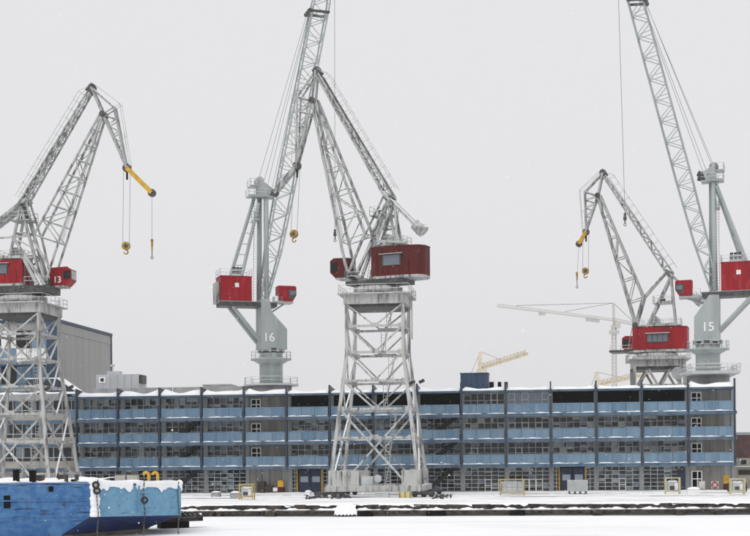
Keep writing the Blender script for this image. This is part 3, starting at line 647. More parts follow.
    for s in (-1, 1):
        w0, w1, w2 = .40, .50, .30
        q.tube(Q + v * s * w0, tt + v * s * w1, .17, 8); q.tube(tt + v * s * w1, Ee + v * s * w2, .16, 8)
        q.tube(Q + v * s * w0, N + v * s * w1, .14, 8); q.tube(N + v * s * w1, Ee + v * s * w2, .13, 8)
    jib = q.build('fly_jib', head_m or m, root)
    nj = 5
    for s in (-1, 1):
        bar('brace', N + v * s * .5, tt + v * s * .5, .11, m, jib)
        for k in range(1, nj):
            a, b = N.lerp(Ee, k / nj) + v * s * (.5 - .2 * k / nj), tt.lerp(Ee, k / nj) + v * s * (.5 - .2 * k / nj)
            bar('brace', a, b, .07, m, jib); b2 = tt.lerp(Ee, (k - 1) / nj) + v * s * (.5 - .2 * (k - 1) / nj); bar('brace', a, b2, .06, m, jib)
    for k in range(0, nj + 1):
        for a0_, b0_ in ((N, Ee), (tt, Ee)): p = a0_.lerp(b0_, k / nj); bar('cross_tie', p - v * (.5 - .2 * k / nj), p + v * (.5 - .2 * k / nj), .06, m, jib)
    for k, p in enumerate((Q, Q.lerp(N, .5), N)): bar('cross_tie', p - v * .45, p + v * .45, .1, m, jib)
    q = MB(); up = (N - tt).normalized() * .9
    seq = [Q + Z * .7, N + up, Ee + up * .6]
    for s in (-1, 1): q.path([p + v * s * .45 for p in seq], .028, 4); [q.tube(a + v * s * .45, b + v * s * .45, .025, 4) for a, b in ((Q, Q + Z * .7), (N, N + up), (N.lerp(Ee, .5), N.lerp(Ee, .5) + up * .8), (Ee, Ee + up * .6))]
    q.build('handrail', m, jib)
    for p in (Q, Ee): MB().disc(p, v, .55, .5, 18).build('sheave', 'dark_steel', jib)
    MB().prism([p - v * .5 for p in (Q + u * .5, Q + Z * .55, Q - u * .8 - Z * .3, Q - Z * .9)], v * 1.0).build('head_bracket', 'dark_steel', jib)
    # extension arm
    X = j['X']
    arm = MB().beam(Ee, X, .55, .75, v).build('extension_arm', ext_m, root)
    MB().disc(X, v, .5, .5, 18).build('sheave', 'dark_steel', arm)
    bar('pawl', Ee - Z * .1, Ee - Z * 1.5, .22, 'black', arm, shape='box')
    # hooks
    def hook(top, px, sz, twin):
        bpt = on_plane(px[0], px[1], top, v); hk = MB()
        c = bpt; hk.disc(c + Z * .15 * sz, v, .62 * sz, .45 * sz, 18)
        g = hk.build('hook_block', 'hook_yellow', root)
        if sz > .6: MB().disc(c + Z * .15 * sz, v, .30 * sz, .5 * sz, 12).build('block_hub', 'dark_steel', g)
        pts = [c - Z * (.45 * sz) + (u * math.cos(t) + Z * (math.sin(t) - 1.0)) * .30 * sz for t in [math.pi / 2 - k * 1.5 * math.pi / 8 for k in range(9)]]
        MB().path([c - Z * .3 * sz] + pts, .10 * sz, 6).build('hook', 'hook_yellow', g)
        for d in ((-.5, .5) if twin else (0,)): bar('rope', c + u * d * sz + Z * .2 * sz, V3((top.x, top.y, top.z)) + u * d * .9, .028, 'rope', g)
    hook(Ee, J['hook'], .88, True)
    if 'hook2' in J:
        b2 = on_plane(*J['hook2'], X, v); g = MB().tube(b2 - Z * .7, b2 + Z * .6, .10, 8, .18).build('hook_block', 'hook_yellow', root)
        MB().tube(b2 - Z * 1.6, b2 - Z * .7, .06, 6).torus(b2 - Z * 1.75, u, Z, .16, .05).build('hook', 'dark_steel', g); bar('rope', b2, X, .024, 'rope', g)
    # lever with counterweight
    Vv, Cw = j['V'], j['C']; dl = (Cw - Vv).normalized()
    lev = MB()
    for s in (-1, 1): lev.beam(Vv - dl * 1.0 + v * s * .75, Cw + v * s * .75, .35, .95, v)
    lv = lev.build('counterweight_lever', m, root)
    bar('cross_tie', Vv.lerp(Cw, .5) - v * .75, Vv.lerp(Cw, .5) + v * .75, .18, m, lv); bar('cross_tie', Vv - v * 1.1, Vv + v * 1.1, .3, 'dark_steel', lv)
    MB().tube(Cw - dl * .8 , Cw + dl * .7, .80, 18).build('counterweight', 'tower_paint', lv, None, False)
    MB().tube(Cw + dl * .1, Cw + dl * .3, .85, 18).build('strap', m, lv)
    for s in (-1, 1): bar('link_rod', j['V'] - dl * .8 + v * s * .7, kk + v * s * 1.0, .14, m, root)
    # A-frame
    top = Vv - Z * .3; zf = zb + .1
    af = MB(); a_front = ua(j['AF']); a_rear = ua(j['AR'])
    for s in (-1, 1):
        af.beam(top + v * s * .8, L(a_front, s * 1.25, zf), .34, .34, v); af.beam(top + v * s * .8, L(a_rear, s * 1.25, zf), .30, .30, v)
    fr = af.build('a_frame', m, root)
    for f_ in (.35, .65):
        pf_ = [top.lerp(L(a_front, 0, zf), f_), top.lerp(L(a_rear, 0, zf), f_)]
        for s in (-1, 1): bar('brace', pf_[0] + v * s * (.8 + .45 * f_), pf_[1] + v * s * (.8 + .45 * f_), .12, m, fr)
        for p in pf_: bar('cross_tie', p - v * (.8 + .45 * f_), p + v * (.8 + .45 * f_), .12, m, fr)
    for s in (-1, 1):
        bar('brace', top.lerp(L(a_front, 0, zf), .65) + v * s * 1.1, top.lerp(L(a_rear, 0, zf), .98) + v * s * 1.2, .12, m, fr)
        bar('brace', L(a_front, s * 1.2, zf), rr + v * s * 1.2, .2, m, fr, shape='box')
    pz = j['P'].z; p_a = ua(j['P'])
    pp = MB().prism([L(p_a + 1.4, -1.3, pz), L(p_a + 1.4, 1.3, pz), L(p_a - 1.4, 1.3, pz), L(p_a - 1.4, -1.3, pz)], Z * .14).build('platform', m, root)
    rails([L(p_a + 1.4, -1.3, pz + .14), L(p_a + 1.4, 1.3, pz + .14), L(p_a - 1.4, 1.3, pz + .14), L(p_a - 1.4, -1.3, pz + .14)]).build('railing', m, pp)
    MB().box(-.5, .5, -.4, .4, 0, .7).build('luffing_motor', 'dark_steel', pp, Matrix.Translation(L(p_a + .2, 0, pz + .14)))
    # upper deck over the house with winch
    ud = MB().prism([L(a_f + .1, -hw * .7, zt + .32), L(a_f + .1, hw * .7, zt + .32), L(a_rear - .6, hw * .7, zt + .32), L(a_rear - .6, -hw * .7, zt + .32)], Z * .22).build('winch_deck', m, root)
    MB().tube(L((a_f + a_rear) / 2, -.9, zt + 1.3), L((a_f + a_rear) / 2, .9, zt + 1.3), .65, 16).box(0, 0.01, 0, 0.01, 0, 0.01).build('winch_drum', m, ud) if False else MB().tube(L((a_f + a_rear) / 2, -.9, zt + 1.2), L((a_f + a_rear) / 2, .9, zt + 1.2), .65, 16).build('winch_drum', m, ud)
    rails([L(a_f + .05, -hw * .65, zt + .54), L(a_f + .05, hw * .65, zt + .54), L(a_rear - .5, hw * .65, zt + .54), L(a_rear - .5, -hw * .65, zt + .54)], .9).build('railing', m, ud)
    for s in (-1, 1): bar('deck_post', L(a_f, s * hw * .6, zb), L(a_f, s * hw * .6, zt + .32), .12, m, ud)
    # stair beside the house, to the cab
    ladder(L(a_f + .9, hw * .5, zb - .2), L(a_f + .15, hw * .5, zt + .3), .7, v).build('stair', m, root)
    rails([L(a_f + 3.4, 1.9, zb - .2), L(a_f + .2, 1.9, zb - .2)], 1.0, closed=False).build('railing', m, pf)
    return root

LV = (7.35, 10.9, 14.4, 17.95, 21.2)
# middle crane
oB = V3((0.58, 166.5, 0))
JB = dict(R=(352, 276), T=(314, 101), K=(369, 235), Q=(317, 71), N=(299, 98), E=(297, 166), X=(275, 193), V=(391, 199), C=(420, 228),
          AF=(366, 274), AR=(404, 274), P=(384, 217), hook=(294, 235))
B = lever_crane('lever_crane', 'lattice lever crane with dark red machine house on the tall portal in the middle', oB, R(180 - 25), JB, 'crane_grey',
                ((371, 248.5), (410, 274), (427.5, 260), 'round', 2.0, ((382, 255), (401, 265)), 1), ((330, 258.5), (349, 277), -.2), 'red_dark', 26.6, ext_m='crane_grey', nb=6, r_ch=.20)
portal_tower(B, oB, 'tower_paint', LV, 3.5, 5.5, 18.0, 23.9, 25.35)
# left crane
oA = V3((-45.8, 172.6, 0))
JA = dict(R=(49, 284), T=(104, 115), K=(38, 236), Q=(92, 88), N=(115, 108), E=(127, 168), X=(152, 193), V=(23, 205), C=(-22, 240),
          AF=(46, 284), AR=(8, 284), P=(24, 222), hook=(126, 247), hook2=(152, 244))
A_ = lever_crane('lever_crane', 'lattice lever crane with bright red cab and yellow arm at the left edge', oA, R(-8), JA, 'crane_grey',
                 ((22, 260), (-14, 284), (-34, 270), 'round', 2.0, ((-6, 264), (8, 274)), 1), ((49.5, 267), (71, 285), -.1), 'red', 26.6, num='13')
portal_tower(A_, oA, 'tower_paint', LV, 3.5, 5.5, 18.0, 23.9, 25.35)
def strut(root, o, az, p0, p1, w_, off, m='tower_paint'):
    u = V3((math.cos(az), math.sin(az), 0)); v = V3((u.y, -u.x, 0)); v = -v if v.y > 0 else v
    bar('stay_strut', on_plane(*p0, o + v * off, v), on_plane(*p1, o + v * off, v), w_, m, root, shape='box')
for off in (1.7, -1.5):
    for p0, p1, w_ in (((-8, 257), (23, 257), .34), ((23, 257), (38, 285), .42), ((12, 236), (45, 285), .34), ((18, 240), (36, 250), .22), ((0, 262), (-6, 284), .2), ((33, 240), (50, 268), .26), ((0, 238), (30, 236), .2)):
        strut(A_, oA, R(-8), p0, p1, w_, off)
for off in (1.6, -1.4):
    for p0, p1, w_ in (((391, 208), (374, 246), .26), ((386, 202), (371, 236), .2), ((371, 241), (407, 242), .3), ((395, 206), (397, 240), .24), ((373, 240), (357, 272), .3), ((362, 240), (368, 236), .26)):
        strut(B, oB, R(155), p0, p1, w_, off, 'crane_grey')
# right crane behind the building
dD = 203
cD = at_depth(657.5, 366, dD); oD = V3((cD.x, dD, 0))
zdk = at_depth(657.5, 358, dD).z
JD = dict(R=(636, 326), T=(598, 196), K=(644, 298), Q=(603, 173), N=(585, 192), E=(586, 232), X=(579, 244), V=(671, 275), C=(699, 300),
          AF=(637, 326), AR=(678, 326), P=(663, 304), hook=(585.5, 272), hook2=(577, 276))
D_ = lever_crane('lever_crane', 'shorter lever crane with a long red machine house behind the roof, boom towards upper left', oD, R(180 - 18), JD, 'crane_grey',
                 ((632.5, 328.5), (684, 348.5), (688, 338), 'square', 2.0, ((647, 334), (668, 342)), 4), ((622, 336), (636, 352), -1.5), 'red', zdk + .95, head_m='crane_grey', nb=5, r_ch=.20, r_br=.08)
MD = Matrix.Translation(oD) @ Matrix.Rotation(YAW, 4, 'Z'); hD = 3.7
dk = MB().box(-hD - .2, hD + .2, -hD - .2, hD + .2, zdk - 1.5, zdk).build('deck', 'tower_paint', D_, MD)
MB().box(-hD - .9, hD + .9, -hD - .9, hD + .9, zdk - .5, zdk - .38).build('walkway', 'tower_paint', dk, MD)
rails([(-hD - .85, -hD - .85, zdk - .38), (hD + .85, -hD - .85, zdk - .38), (hD + .85, hD + .85, zdk - .38), (-hD - .85, hD + .85, zdk - .38)]).build('railing', 'tower_paint', dk, MD)
for k in (-.66, 0, .66): MB().box(hD * k - .8, hD * k + .8, -hD - .22, -hD - .205, zdk - 2.0, zdk - 1.52).build('underframe', 'dark_steel', dk, MD)
MB().box(-hD + .1, hD - .1, -hD + .1, hD - .1, zdk - 2.0, zdk - 1.503).build('underframe', 'dark_steel', dk, MD)
for cx in (-1, 1):
    for cy in (-1, 1):
        MB().beam((cx * hD, cy * hD, 0.0), (cx * hD, cy * hD, zdk - 1.5), .45, .45, V3((0, 1, 0))).build('leg', 'tower_paint', D_, MD)
for cy in (-1, 1):
    for k in (-.45, .45):
        for e in (-1, 1):
            bar_in('brace', (hD * k, cy * hD, zdk - 1.9), (hD * (k + e * .38), cy * hD, zdk - 4.4), .36, 'tower_paint', D_, MD, shape='box')
    for z in (zdk - 4.4, 9, 4): bar_in('cross_beam', (-hD, cy * hD, z), (hD, cy * hD, z), .4, 'tower_paint', D_, MD, shape='box')
for cx in (-1, 1):
    for z in (zdk - 4.4, 9, 4): bar_in('cross_beam', (cx * hD, -hD, z), (cx * hD, hD, z), .4, 'tower_paint', D_, MD, shape='box')
MB().disc((hD * .72, -hD - .1, zdk - 2.6), (0, 1, 0), .95, .5).build('cable_drum', 'galvanised', D_, MD)

# ================================================================== PILLAR CRANES 16 and 15
def pillar_crane(label, num, depth, az, G):
    """luffing crane on a round pillar; G holds pixel measures lying in the slewing plane"""
    c = at_depth(G['cx'], G['base'], depth); o = V3((c.x, depth, c.z)); m = 'pillar_grey'
    root = thing('pillar_crane', label, 'crane', o, 'luffing cranes on pillars')
    u = V3((math.cos(az), math.sin(az), 0)); v = V3((u.y, -u.x, 0)); v = -v if v.y > 0 else v; Z = V3((0, 0, 1))
    def pl(p, off=0.0): return on_plane(p[0], p[1], o + v * off, v)
    def L(a, b, z): return V3((o.x, o.y, 0)) + u * a + v * b + Z * z
    ua = lambda p: (p - o).dot(u)
    zb, zr, zn, zt = [pl((G['cx'], y)).z for y in (G['base'], G['ring'], G['neck'], G['body_top'])]
    rad = G['rad'] / F_PX * depth
    # foundation drum and base platform
    MB().tube(L(0, 0, ROOF - 1.2), L(0, 0, zb - .25), rad * 1.75, 28).build('foundation', 'concrete_light', root, None, True)
    if 'slab' in G:
        e0, e1 = [ua(pl(p)) for p in G['slab']]; sb = [FM @ V3(((FI @ L(e, 0, 0)).x, y, zb - .45)) for e, y in ((e0, 1.2), (e1, 1.2), (e1, 12), (e0, 12))]
        MB().prism(sb, V3((0, 0, .4))).build('foundation_slab', 'galvanised', root)
        rails([p + V3((0, 0, .4)) for p in sb], 1.0).build('railing', m, root)
    bp = MB().tube(L(0, 0, zb - .25), L(0, 0, zb), rad * 2.35, 28).build('base_platform', 'galvanised', root)
    rails([L(math.cos(t) * rad * 2.3, math.sin(t) * rad * 2.3, zb) for t in [2 * math.pi * k / 12 for k in range(12)]], 1.0).build('railing', m, bp)
    MB().tube(L(0, 0, zb), L(0, 0, zn), rad, 32).build('pillar', m, root, None, True)
    for k in (.33, .66): MB().tube(L(0, 0, zb + (zn - zb) * k), L(0, 0, zb + (zn - zb) * k + .05), rad * 1.012, 32).build('weld_band', m, root, None, True)
    rp = MB().tube(L(0, 0, zr - .2), L(0, 0, zr), rad * 1.75, 28).tube(L(0, 0, zr - .75), L(0, 0, zr - .2), rad * 1.02, 28, rad * 1.6).build('ring_platform', m, root)
    rails([L(math.cos(t) * rad * 1.7, math.sin(t) * rad * 1.7, zr) for t in [2 * math.pi * k / 14 for k in range(14)]], 1.05).build('railing', m, rp)
    MB().tube(L(0, 0, zn - .05), L(0, 0, zn + .45), rad * 1.06, 28).build('slewing_ring', 'dark_steel', root)
    for k in range(10):
        t = 2 * math.pi * k / 10; p = L(math.cos(t) * rad * 1.1, math.sin(t) * rad * 1.1, zn + .2); MB().tube(p - Z * .3, p + Z * .3, .2, 8).build('slewing_motor', m, root)
    bw = rad * .98
    body = MB().prism([pl(p) - v * bw for p in G['body']], v * 2 * bw).build('slewing_body', m, root)
    MB().prism([pl(p) + v * (bw + .01) for p in G['skirt']], v * .08).build('skirt_plate', m, body)
    ex = u if u.x > 0 else -u; T = Matrix(((ex.x, 0, v.x, 0), (ex.y, 0, v.y, 0), (0, 1, 0, 0), (0, 0, 0, 1)))
    text('crane_number', num, 1.75, 'white_paint', body, Matrix.Translation(pl(G['num'], bw + .03)) @ T)
    # house
    h0, h1 = pl(G['house'][0], 1.7), pl(G['house'][1], 1.7); a0, a1 = sorted((ua(h0), ua(h1))); z1, z0 = max(h0.z, h1.z), min(h0.z, h1.z)
    hs_ = MB().prism([L(a0, 1.7, z0), L(a1, 1.7, z0), L(a1, -1.7, z0), L(a0, -1.7, z0)], Z * (z1 - z0)).build('machine_house', 'red', root)
    MB().prism([L(a0 - .06, 1.76, z1 + .003), L(a1 + .06, 1.76, z1 + .003), L(a1 + .06, -1.76, z1 + .003), L(a0 - .06, -1.76, z1 + .003)], Z * .1).build('roof', 'red', hs_)
    for k in range(1, 5): a = a0 + (a1 - a0) * k / 5; MB().beam(L(a, 1.72, z0 + .05), L(a, 1.72, z1 - .05), .04, .04, u).build('cladding_rib', 'red', hs_)
    e = a0 + (a1 - a0) * .52
    MB().prism([L(e - .3, 1.73, z0 + (z1 - z0) * .56), L(e + .3, 1.73, z0 + (z1 - z0) * .56), L(e + .3, 1.73, z0 + (z1 - z0) * .56 + .6), L(e - .3, 1.73, z0 + (z1 - z0) * .56 + .6)], v * .03).build('emblem_plate', 'blind', hs_)
    rear = a0 if abs(a0) > abs(a1) else a1; sg = -1 if rear == a0 else 1
    MB().prism([L(rear + sg * .05, 1.0, z0 - .3), L(rear + sg * .5, 1.0, z0 - .3), L(rear + sg * .5, -1.5, z0 - .3), L(rear + sg * .05, -1.5, z0 - .3)], Z * (z1 - z0 - .45)).build('counterweight', 'crane_grey', root)
    rails([L(a0, 1.6, z1 + .1), L(a1, 1.6, z1 + .1), L(a1, -1.6, z1 + .1), L(a0, -1.6, z1 + .1)], 1.0).build('railing', m, hs_)
    fr_a = sorted((rear, ua(pl(G['cab'][1])) if sg < 0 else ua(pl(G['cab'][0]))))
    fl = MB().prism([L(rear, 1.6, z0 - .75), L(-sg * .6, 1.6, z0 - .75), L(-sg * .6, -1.6, z0 - .75), L(rear, -1.6, z0 - .75)], Z * .65).build('platform_girder', 'dark_steel', root)
    MB().prism([L(rear, 1.66, z0 - .12), L(-sg * .8, 1.66, z0 - .12), L(-sg * .8, -1.66, z0 - .12), L(rear, -1.66, z0 - .12)], Z * .1).build('platform_edge', m, fl)
    for k in (-.55, .0, .55):
        a = ua(pl(G['vent'])) + k; MB().prism([L(a - .22, 1.0, z1 + .55), L(a + .22, 1.0, z1 + .55), L(a + .22, .6, z1 + .55), L(a - .22, .6, z1 + .55)], Z * .32).prism([L(a - .22, 1.0, z1 + 1.1), L(a + .22, 1.0, z1 + 1.1), L(a + .22, .6, z1 + 1.1), L(a - .22, .6, z1 + 1.1)], Z * .35).build('resistor_vent', 'black', hs_)
    aa = ua(pl(G['vent'])); MB().prism([L(aa - .85, 1.02, z1 + .1), L(aa + .85, 1.02, z1 + .1), L(aa + .85, .58, z1 + .1), L(aa - .85, .58, z1 + .1)], Z * .44).prism([L(aa - .85, 1.02, z1 + .88), L(aa + .85, 1.02, z1 + .88), L(aa + .85, .58, z1 + .88), L(aa - .85, .58, z1 + .88)], Z * .21).build('resistor_frame', 'galvanised', hs_)
    # cab
    k0, k1 = pl(G['cab'][0], 1.2), pl(G['cab'][1], 1.2); ca, cb_ = sorted((ua(k0), ua(k1))); zc1, zc0 = max(k0.z, k1.z), min(k0.z, k1.z); f_ = cb_ if sg < 0 else ca; b_ = ca if sg < 0 else cb_; d = -sg
    prof = [(b_, zc0), (f_ - d * .55, zc0), (f_, zc0 + .9), (f_, zc1 - .2), (f_ - d * .2, zc1), (b_, zc1)]
    cab = MB().prism([L(a, 1.2, z) for a, z in prof], -v * 1.9).build('cab', 'red', root)
    MB().prism([L(a, 1.22, z) for a, z in ((f_ - d * 1.15, zc0 + .35), (f_ - d * .5, zc0 + .35), (f_ - d * .06, zc0 + .95), (f_ - d * .06, zc1 - .55), (f_ - d * 1.15, zc1 - .55))], v * .03).build('side_window', 'dark_steel', cab)
    MB().prism([L(a, 1.255, z) for a, z in ((f_ - d * 1.0, zc0 + .9), (f_ - d * .2, zc0 + .95), (f_ - d * .2, zc1 - .7), (f_ - d * 1.0, zc1 - .7))], v * .01).build('pane', 'glass_grey', cab)
    cf = MB().prism([L(f_ - d * .5, 1.3, zc0 - .3), L(d * rad * .3, 1.3, zc0 - .3), L(d * rad * .3, -.8, zc0 - .3), L(f_ - d * .5, -.8, zc0 - .3)], Z * .26).build('cab_walkway', m, root)
    rails([L(b_ - d * .1, 1.25, zc0 - .04), L(d * rad * .5, 1.25, zc0 - .04)], 1.0, closed=False).build('railing', m, cf)
    MB().prism([L(d * rad * .9, 1.2, zc0 - .03), L(b_ - d * .5, 1.2, zc0 - .03), L(b_ - d * .5, -.6, zc0 - .03), L(d * rad * .9, -.6, zc0 - .03)], Z * .75).build('cable_trough', 'white_paint', cf)
    bar('cab_brace', L(f_ - d * 1.6, 0, zc0 - .3), pl(G['cab_brace']), .12, m, root)
    # braces from body to house end
    for s in (-1, 1): bar('house_brace', pl(G['brace'][0]) + v * s * 1.2, pl(G['brace'][1]) + v * s * 1.2, .28, m, root)
    # mast
    for s, (p0, p1) in zip((-1, 1), G['mast']):
        MB().tube(pl(p0) + v * s * .75, pl(p1) + v * s * .55, .36, 12).build('mast_leg', m, root, None, True)
    (b0, b1), (b2, b3) = G['back']
    for s, (p0, p1) in zip((-1, 1), G['back']):
        bar('back_leg', pl(p0) + v * s * .7, pl(p1) + v * s * 1.0, .26, m, root)
    for k in range(1, 7):
        p, q_ = pl(G['back'][0][0]).lerp(pl(G['back'][0][1]), k / 7), pl(G['back'][1][0]).lerp(pl(G['back'][1][1]), k / 7); bar('brace', p - v * .8, q_ + v * .8, .07, m, root)
    ladder(pl(G['mast'][0][0]) - u * d * .9 + v * .3, pl(G['mast'][0][1]) - u * d * .7 + v * .3, .5, u).build('ladder', m, root)
    hd = MB().prism([pl(p) - v * .8 for p in G['head']], v * 1.6).build('mast_head', m, root)
    for p in G['sheaves']: MB().disc(pl(p), v, .62, 1.3, 18).build('sheave', 'crane_grey', hd)
    for (p0, p1, th) in G['plats']:
        q0, q1 = pl(p0), pl(p1); e0, e1 = sorted((ua(q0), ua(q1)))
        g = MB().prism([L(e0, 1.1, q0.z), L(e1, 1.1, q0.z), L(e1, -1.1, q0.z), L(e0, -1.1, q0.z)], Z * th).build('mast_platform', m, root)
        rails([L(e0, 1.1, q0.z + th), L(e1, 1.1, q0.z + th), L(e1, -1.1, q0.z + th), L(e0, -1.1, q0.z + th)], .95).build('railing', m, g)
    for p0, p1 in G['drums']: bar('hoist_drum', pl(p0) , pl(p1), .45, 'dark_steel', hd)
    # boom
    r0, t0 = pl(G['root']), pl(G['tip']); dirb = (t0 - r0).normalized(); nrm = v.cross(dirb).normalized(); nrm = -nrm if nrm.z < 0 else nrm; Lb = (t0 - r0).length
    hd_ = G['half'] / F_PX * depth
    st = [(0, .45, .7), (.13, hd_ * .9, 1.0), (.30, hd_ * 1.05, 1.0), (.80, hd_, .9), (1.0, .45, .6)]
    q = MB()
    for (f0, d0, l0), (f1, d1, l1) in zip(st, st[1:]):
        for s in (-1, 1):
            for k in (-1, 1): q.tube(r0 + dirb * Lb * f0 + nrm * d0 * k + v * l0 * s, r0 + dirb * Lb * f1 + nrm * d1 * k + v * l1 * s, .125, 8)
    bm = q.build('boom', m, root)
    def prm(f):
        for (f0, d0, l0), (f1, d1, l1) in zip(st, st[1:]):
            if f <= f1 + 1e-6: t = (f - f0) / (f1 - f0); return d0 + (d1 - d0) * t, l0 + (l1 - l0) * t
    n = G['n']
    def P(i, k, s): f = i / n; d_, l_ = prm(f); return r0 + dirb * Lb * f + nrm * d_ * k + v * l_ * s
    for i in range(n):
        for s in (-1, 1):
            x = 1 if i % 2 else -1
            bar('brace', P(i, x, s), P(i + 1, -x, s), .055, m, bm)
            if i % 2 == 0: bar('brace', P(i, 1, s), P(i, -1, s), .05, m, bm)
        if i % 2 == 0:
            for k in (-1, 1): bar('cross_tie', P(i, k, -1), P(i, k, 1), .05, m, bm); bar('brace', P(i, k, -1), P(i + 1, k, 1), .045, m, bm)
        else:
            for k in (-1, 1): bar('brace', P(i, k, 1), P(i + 1, k, -1), .045, m, bm)
    MB().disc(t0, v, .7, .5, 18).build('tip_sheave', 'dark_steel', bm)
    g0, g1 = pl(G['yoke'][0]), pl(G['yoke'][1])
    yk = MB().beam(g0 - v * 1.05, g1 - v * 1.05, .25, .5, v).beam(g0 + v * 1.05, g1 + v * 1.05, .25, .5, v).tube(g0 - v * 1.2, g0 + v * 1.2, .32, 10).build('pendant_yoke', 'dark_steel', bm)
    for s, (y0, y1) in enumerate(G['wires']):
        bar('wire', pl(y0) + v * (.7 if s % 2 else -.7), pl(y1) + v * (.5 if s % 2 else -.5), .030, 'rope', root)
    hk = on_plane(*G['hook'], t0, v)
    g = MB().tube(hk, hk + Z * 1.0, .27, 10, .15).tube(hk - Z * .45, hk, .09, 8).torus(hk - Z * .65, u, Z, .18, .055).build('hook_block', 'dark_steel', root)
    bar('rope', hk + Z * 1.0, t0, .035, 'rope', g)
    return root
G16 = dict(cx=271.3, rad=11.7, base=384.5, ring=359, neck=352, body_top=312,
           body=[(258.5, 350), (284.3, 350), (284.3, 330), (269, 313), (267, 300), (258.5, 300)], skirt=[(258.5, 350.5), (284.3, 350.5), (284.3, 348.5), (258.5, 348.5)],
           num=(269, 337.5), house=((220.5, 276), (252, 301)), cab=((278.5, 285.5), (296.5, 301.5)), vent=(236.5, 272), cab_brace=(263, 318),
           brace=((231, 307), (258.5, 342)), mast=(((260.5, 302), (260.3, 190)), ((265.5, 302), (265, 190))), back=(((255, 198), (231.5, 276)), ((257.5, 204), (240.5, 276))),
           head=[(257, 198), (267.5, 198), (272, 190), (262, 182), (257, 180)], sheaves=((259, 181.5),),
           plats=(((247.5, 197), (273.5, 197), .18), ((249, 187), (257, 187), .14), ((253, 221), (258, 221), .2)), drums=(((266, 190), (274, 194.5)),),
           root=(263.5, 300), tip=(334.5, -68), half=8.0, n=34, yoke=((308, 12.5), (327.5, 14.5)),
           wires=(((308, 13), (259, 180)), ((308, 13), (263.5, 181)), ((309.5, 15), (268, 186)), ((310, 15), (271, 190))), hook=(335, 236))
pillar_crane('grey pillar crane marked 16 with boxy red house left of the middle crane', '16', 192.0, R(18), G16)
G15 = dict(slab=((685, 374), (734.5, 374)), cx=708, rad=12.0, base=373, ring=349, neck=344, body_top=300,
           body=[(720, 341.5), (695, 341.5), (695, 318), (705.5, 303), (710, 296), (719.7, 296)], skirt=[(695, 342), (720, 342), (720, 340), (695, 340)],
           num=(708, 327), house=((720.8, 263), (758, 289)), cab=((675, 280.5), (692, 295.5)), vent=(736, 258), cab_brace=(706, 304),
           brace=((752, 297), (719.5, 331)), mast=(((711.5, 296), (711.3, 176)), ((715.5, 296), (713.5, 176))), back=(((714.5, 182), (742.5, 263)), ((717, 187), (747, 263))),
           head=[(706.5, 183), (716.5, 183), (716, 170), (712, 167), (703, 173)], sheaves=((714, 167.5),),
           plats=(((701.5, 183), (723.5, 183), .18), ((716.5, 172), (724, 172), .14), ((716.5, 209), (719.5, 209), .25)), drums=(((698, 173), (707, 177)), ((698, 177.5), (706, 179))),
           root=(714, 290), tip=(616.5, -70), half=7.4, n=34, yoke=((646, 1.5), (627.5, 2.5)),
           wires=(((645.5, 2), (714, 166)), ((645.5, 2), (712, 166)), ((643, 3), (706.5, 171)), ((642, 3), (703.5, 173))), hook=(625, 220))
pillar_crane('grey pillar crane marked 15 with boxy red house at the right edge', '15', 184.5, R(180 - 18), G15)

# ================================================================== FAR CONSTRUCTION CRANES
def far_mast(root, base, top, wd, m, n):
    q = MB(); cs = [V3((a * wd / 2, b * wd / 2, 0)) for a, b in ((-1, -1), (1, -1), (1, 1), (-1, 1))]
    for c in cs: q.tube(base + c, top + c, wd * .09, 4)
    for i in range(n):
        a, b = base.lerp(top, i / n), base.lerp(top, (i + 1) / n)
        for c, d in zip(cs, cs[1:] + cs[:1]): q.tube(a + c, b + d, wd * .045, 4); q.tube(b + c, b + d, wd * .045, 4)
    return q.build('mast', m, root)
def far_jib(root, p0, p1, wd, m, n, name='jib'):
    q = MB(); d = (p1 - p0).normalized(); s = d.cross(V3((0, 0, 1))).normalized() * wd * .5; h = s.cross(d).normalized() * wd
    if h.z < 0: h = -h
    q.tube(p0 + s, p1 + s, wd * .09, 4); q.tube(p0 - s, p1 - s, wd * .09, 4); q.tube(p0 + h, p1 + h, wd * .09, 4)
    for i in range(n):
        a, b, c = p0.lerp(p1, i / n), p0.lerp(p1, (i + .5) / n), p0.lerp(p1, (i + 1) / n)
        for k in (1, -1): q.tube(a + s * k, b + h, wd * .05, 4); q.tube(b + h, c + s * k, wd * .05, 4)
    return q.build(name, m, root)
Yt = 620
bt = at_depth(614, 330, Yt); apex = at_depth(613.5, 303, Yt); slew = at_depth(614, 321, Yt)
tc = thing('tower_crane', 'distant faint tower crane with a long jib reaching left over the roof', 'crane', V3((bt.x, Yt, 0)))
far_mast(tc, V3((bt.x, Yt, 0)), V3((bt.x, Yt, slew.z - 2)), 1.8, 'hazed_grey', 40)
MB().tube(V3((bt.x, Yt, slew.z - 6)), V3((bt.x, Yt, slew.z - 4.5)), 2.4, 8).build('climbing_frame', 'hazed_grey', tc)
MB().beam(V3((bt.x, Yt, slew.z - 2)), apex, 1.0, 1.0, V3((0, 1, 0))).build('tower_head', 'hazed_grey', tc)
MB().box(-1.2, 1.2, -1.2, 1.2, -1.3, 1.3).build('cab', 'hazed_grey', tc, Matrix.Translation((bt.x + 1.5, Yt - 1, slew.z - 2.2)))
tipj = EYE + ray(497, 306.5) * ((slew.z - CAM_H) / ray(497, 306.5).z)
cj = EYE + ray(640, 326.5) * ((slew.z - CAM_H) / ray(640, 326.5).z)
jb = far_jib(tc, slew, tipj, 1.1, 'hazed_grey', 30); far_jib(tc, slew, cj, 1.4, 'hazed_grey', 10, 'counter_jib')
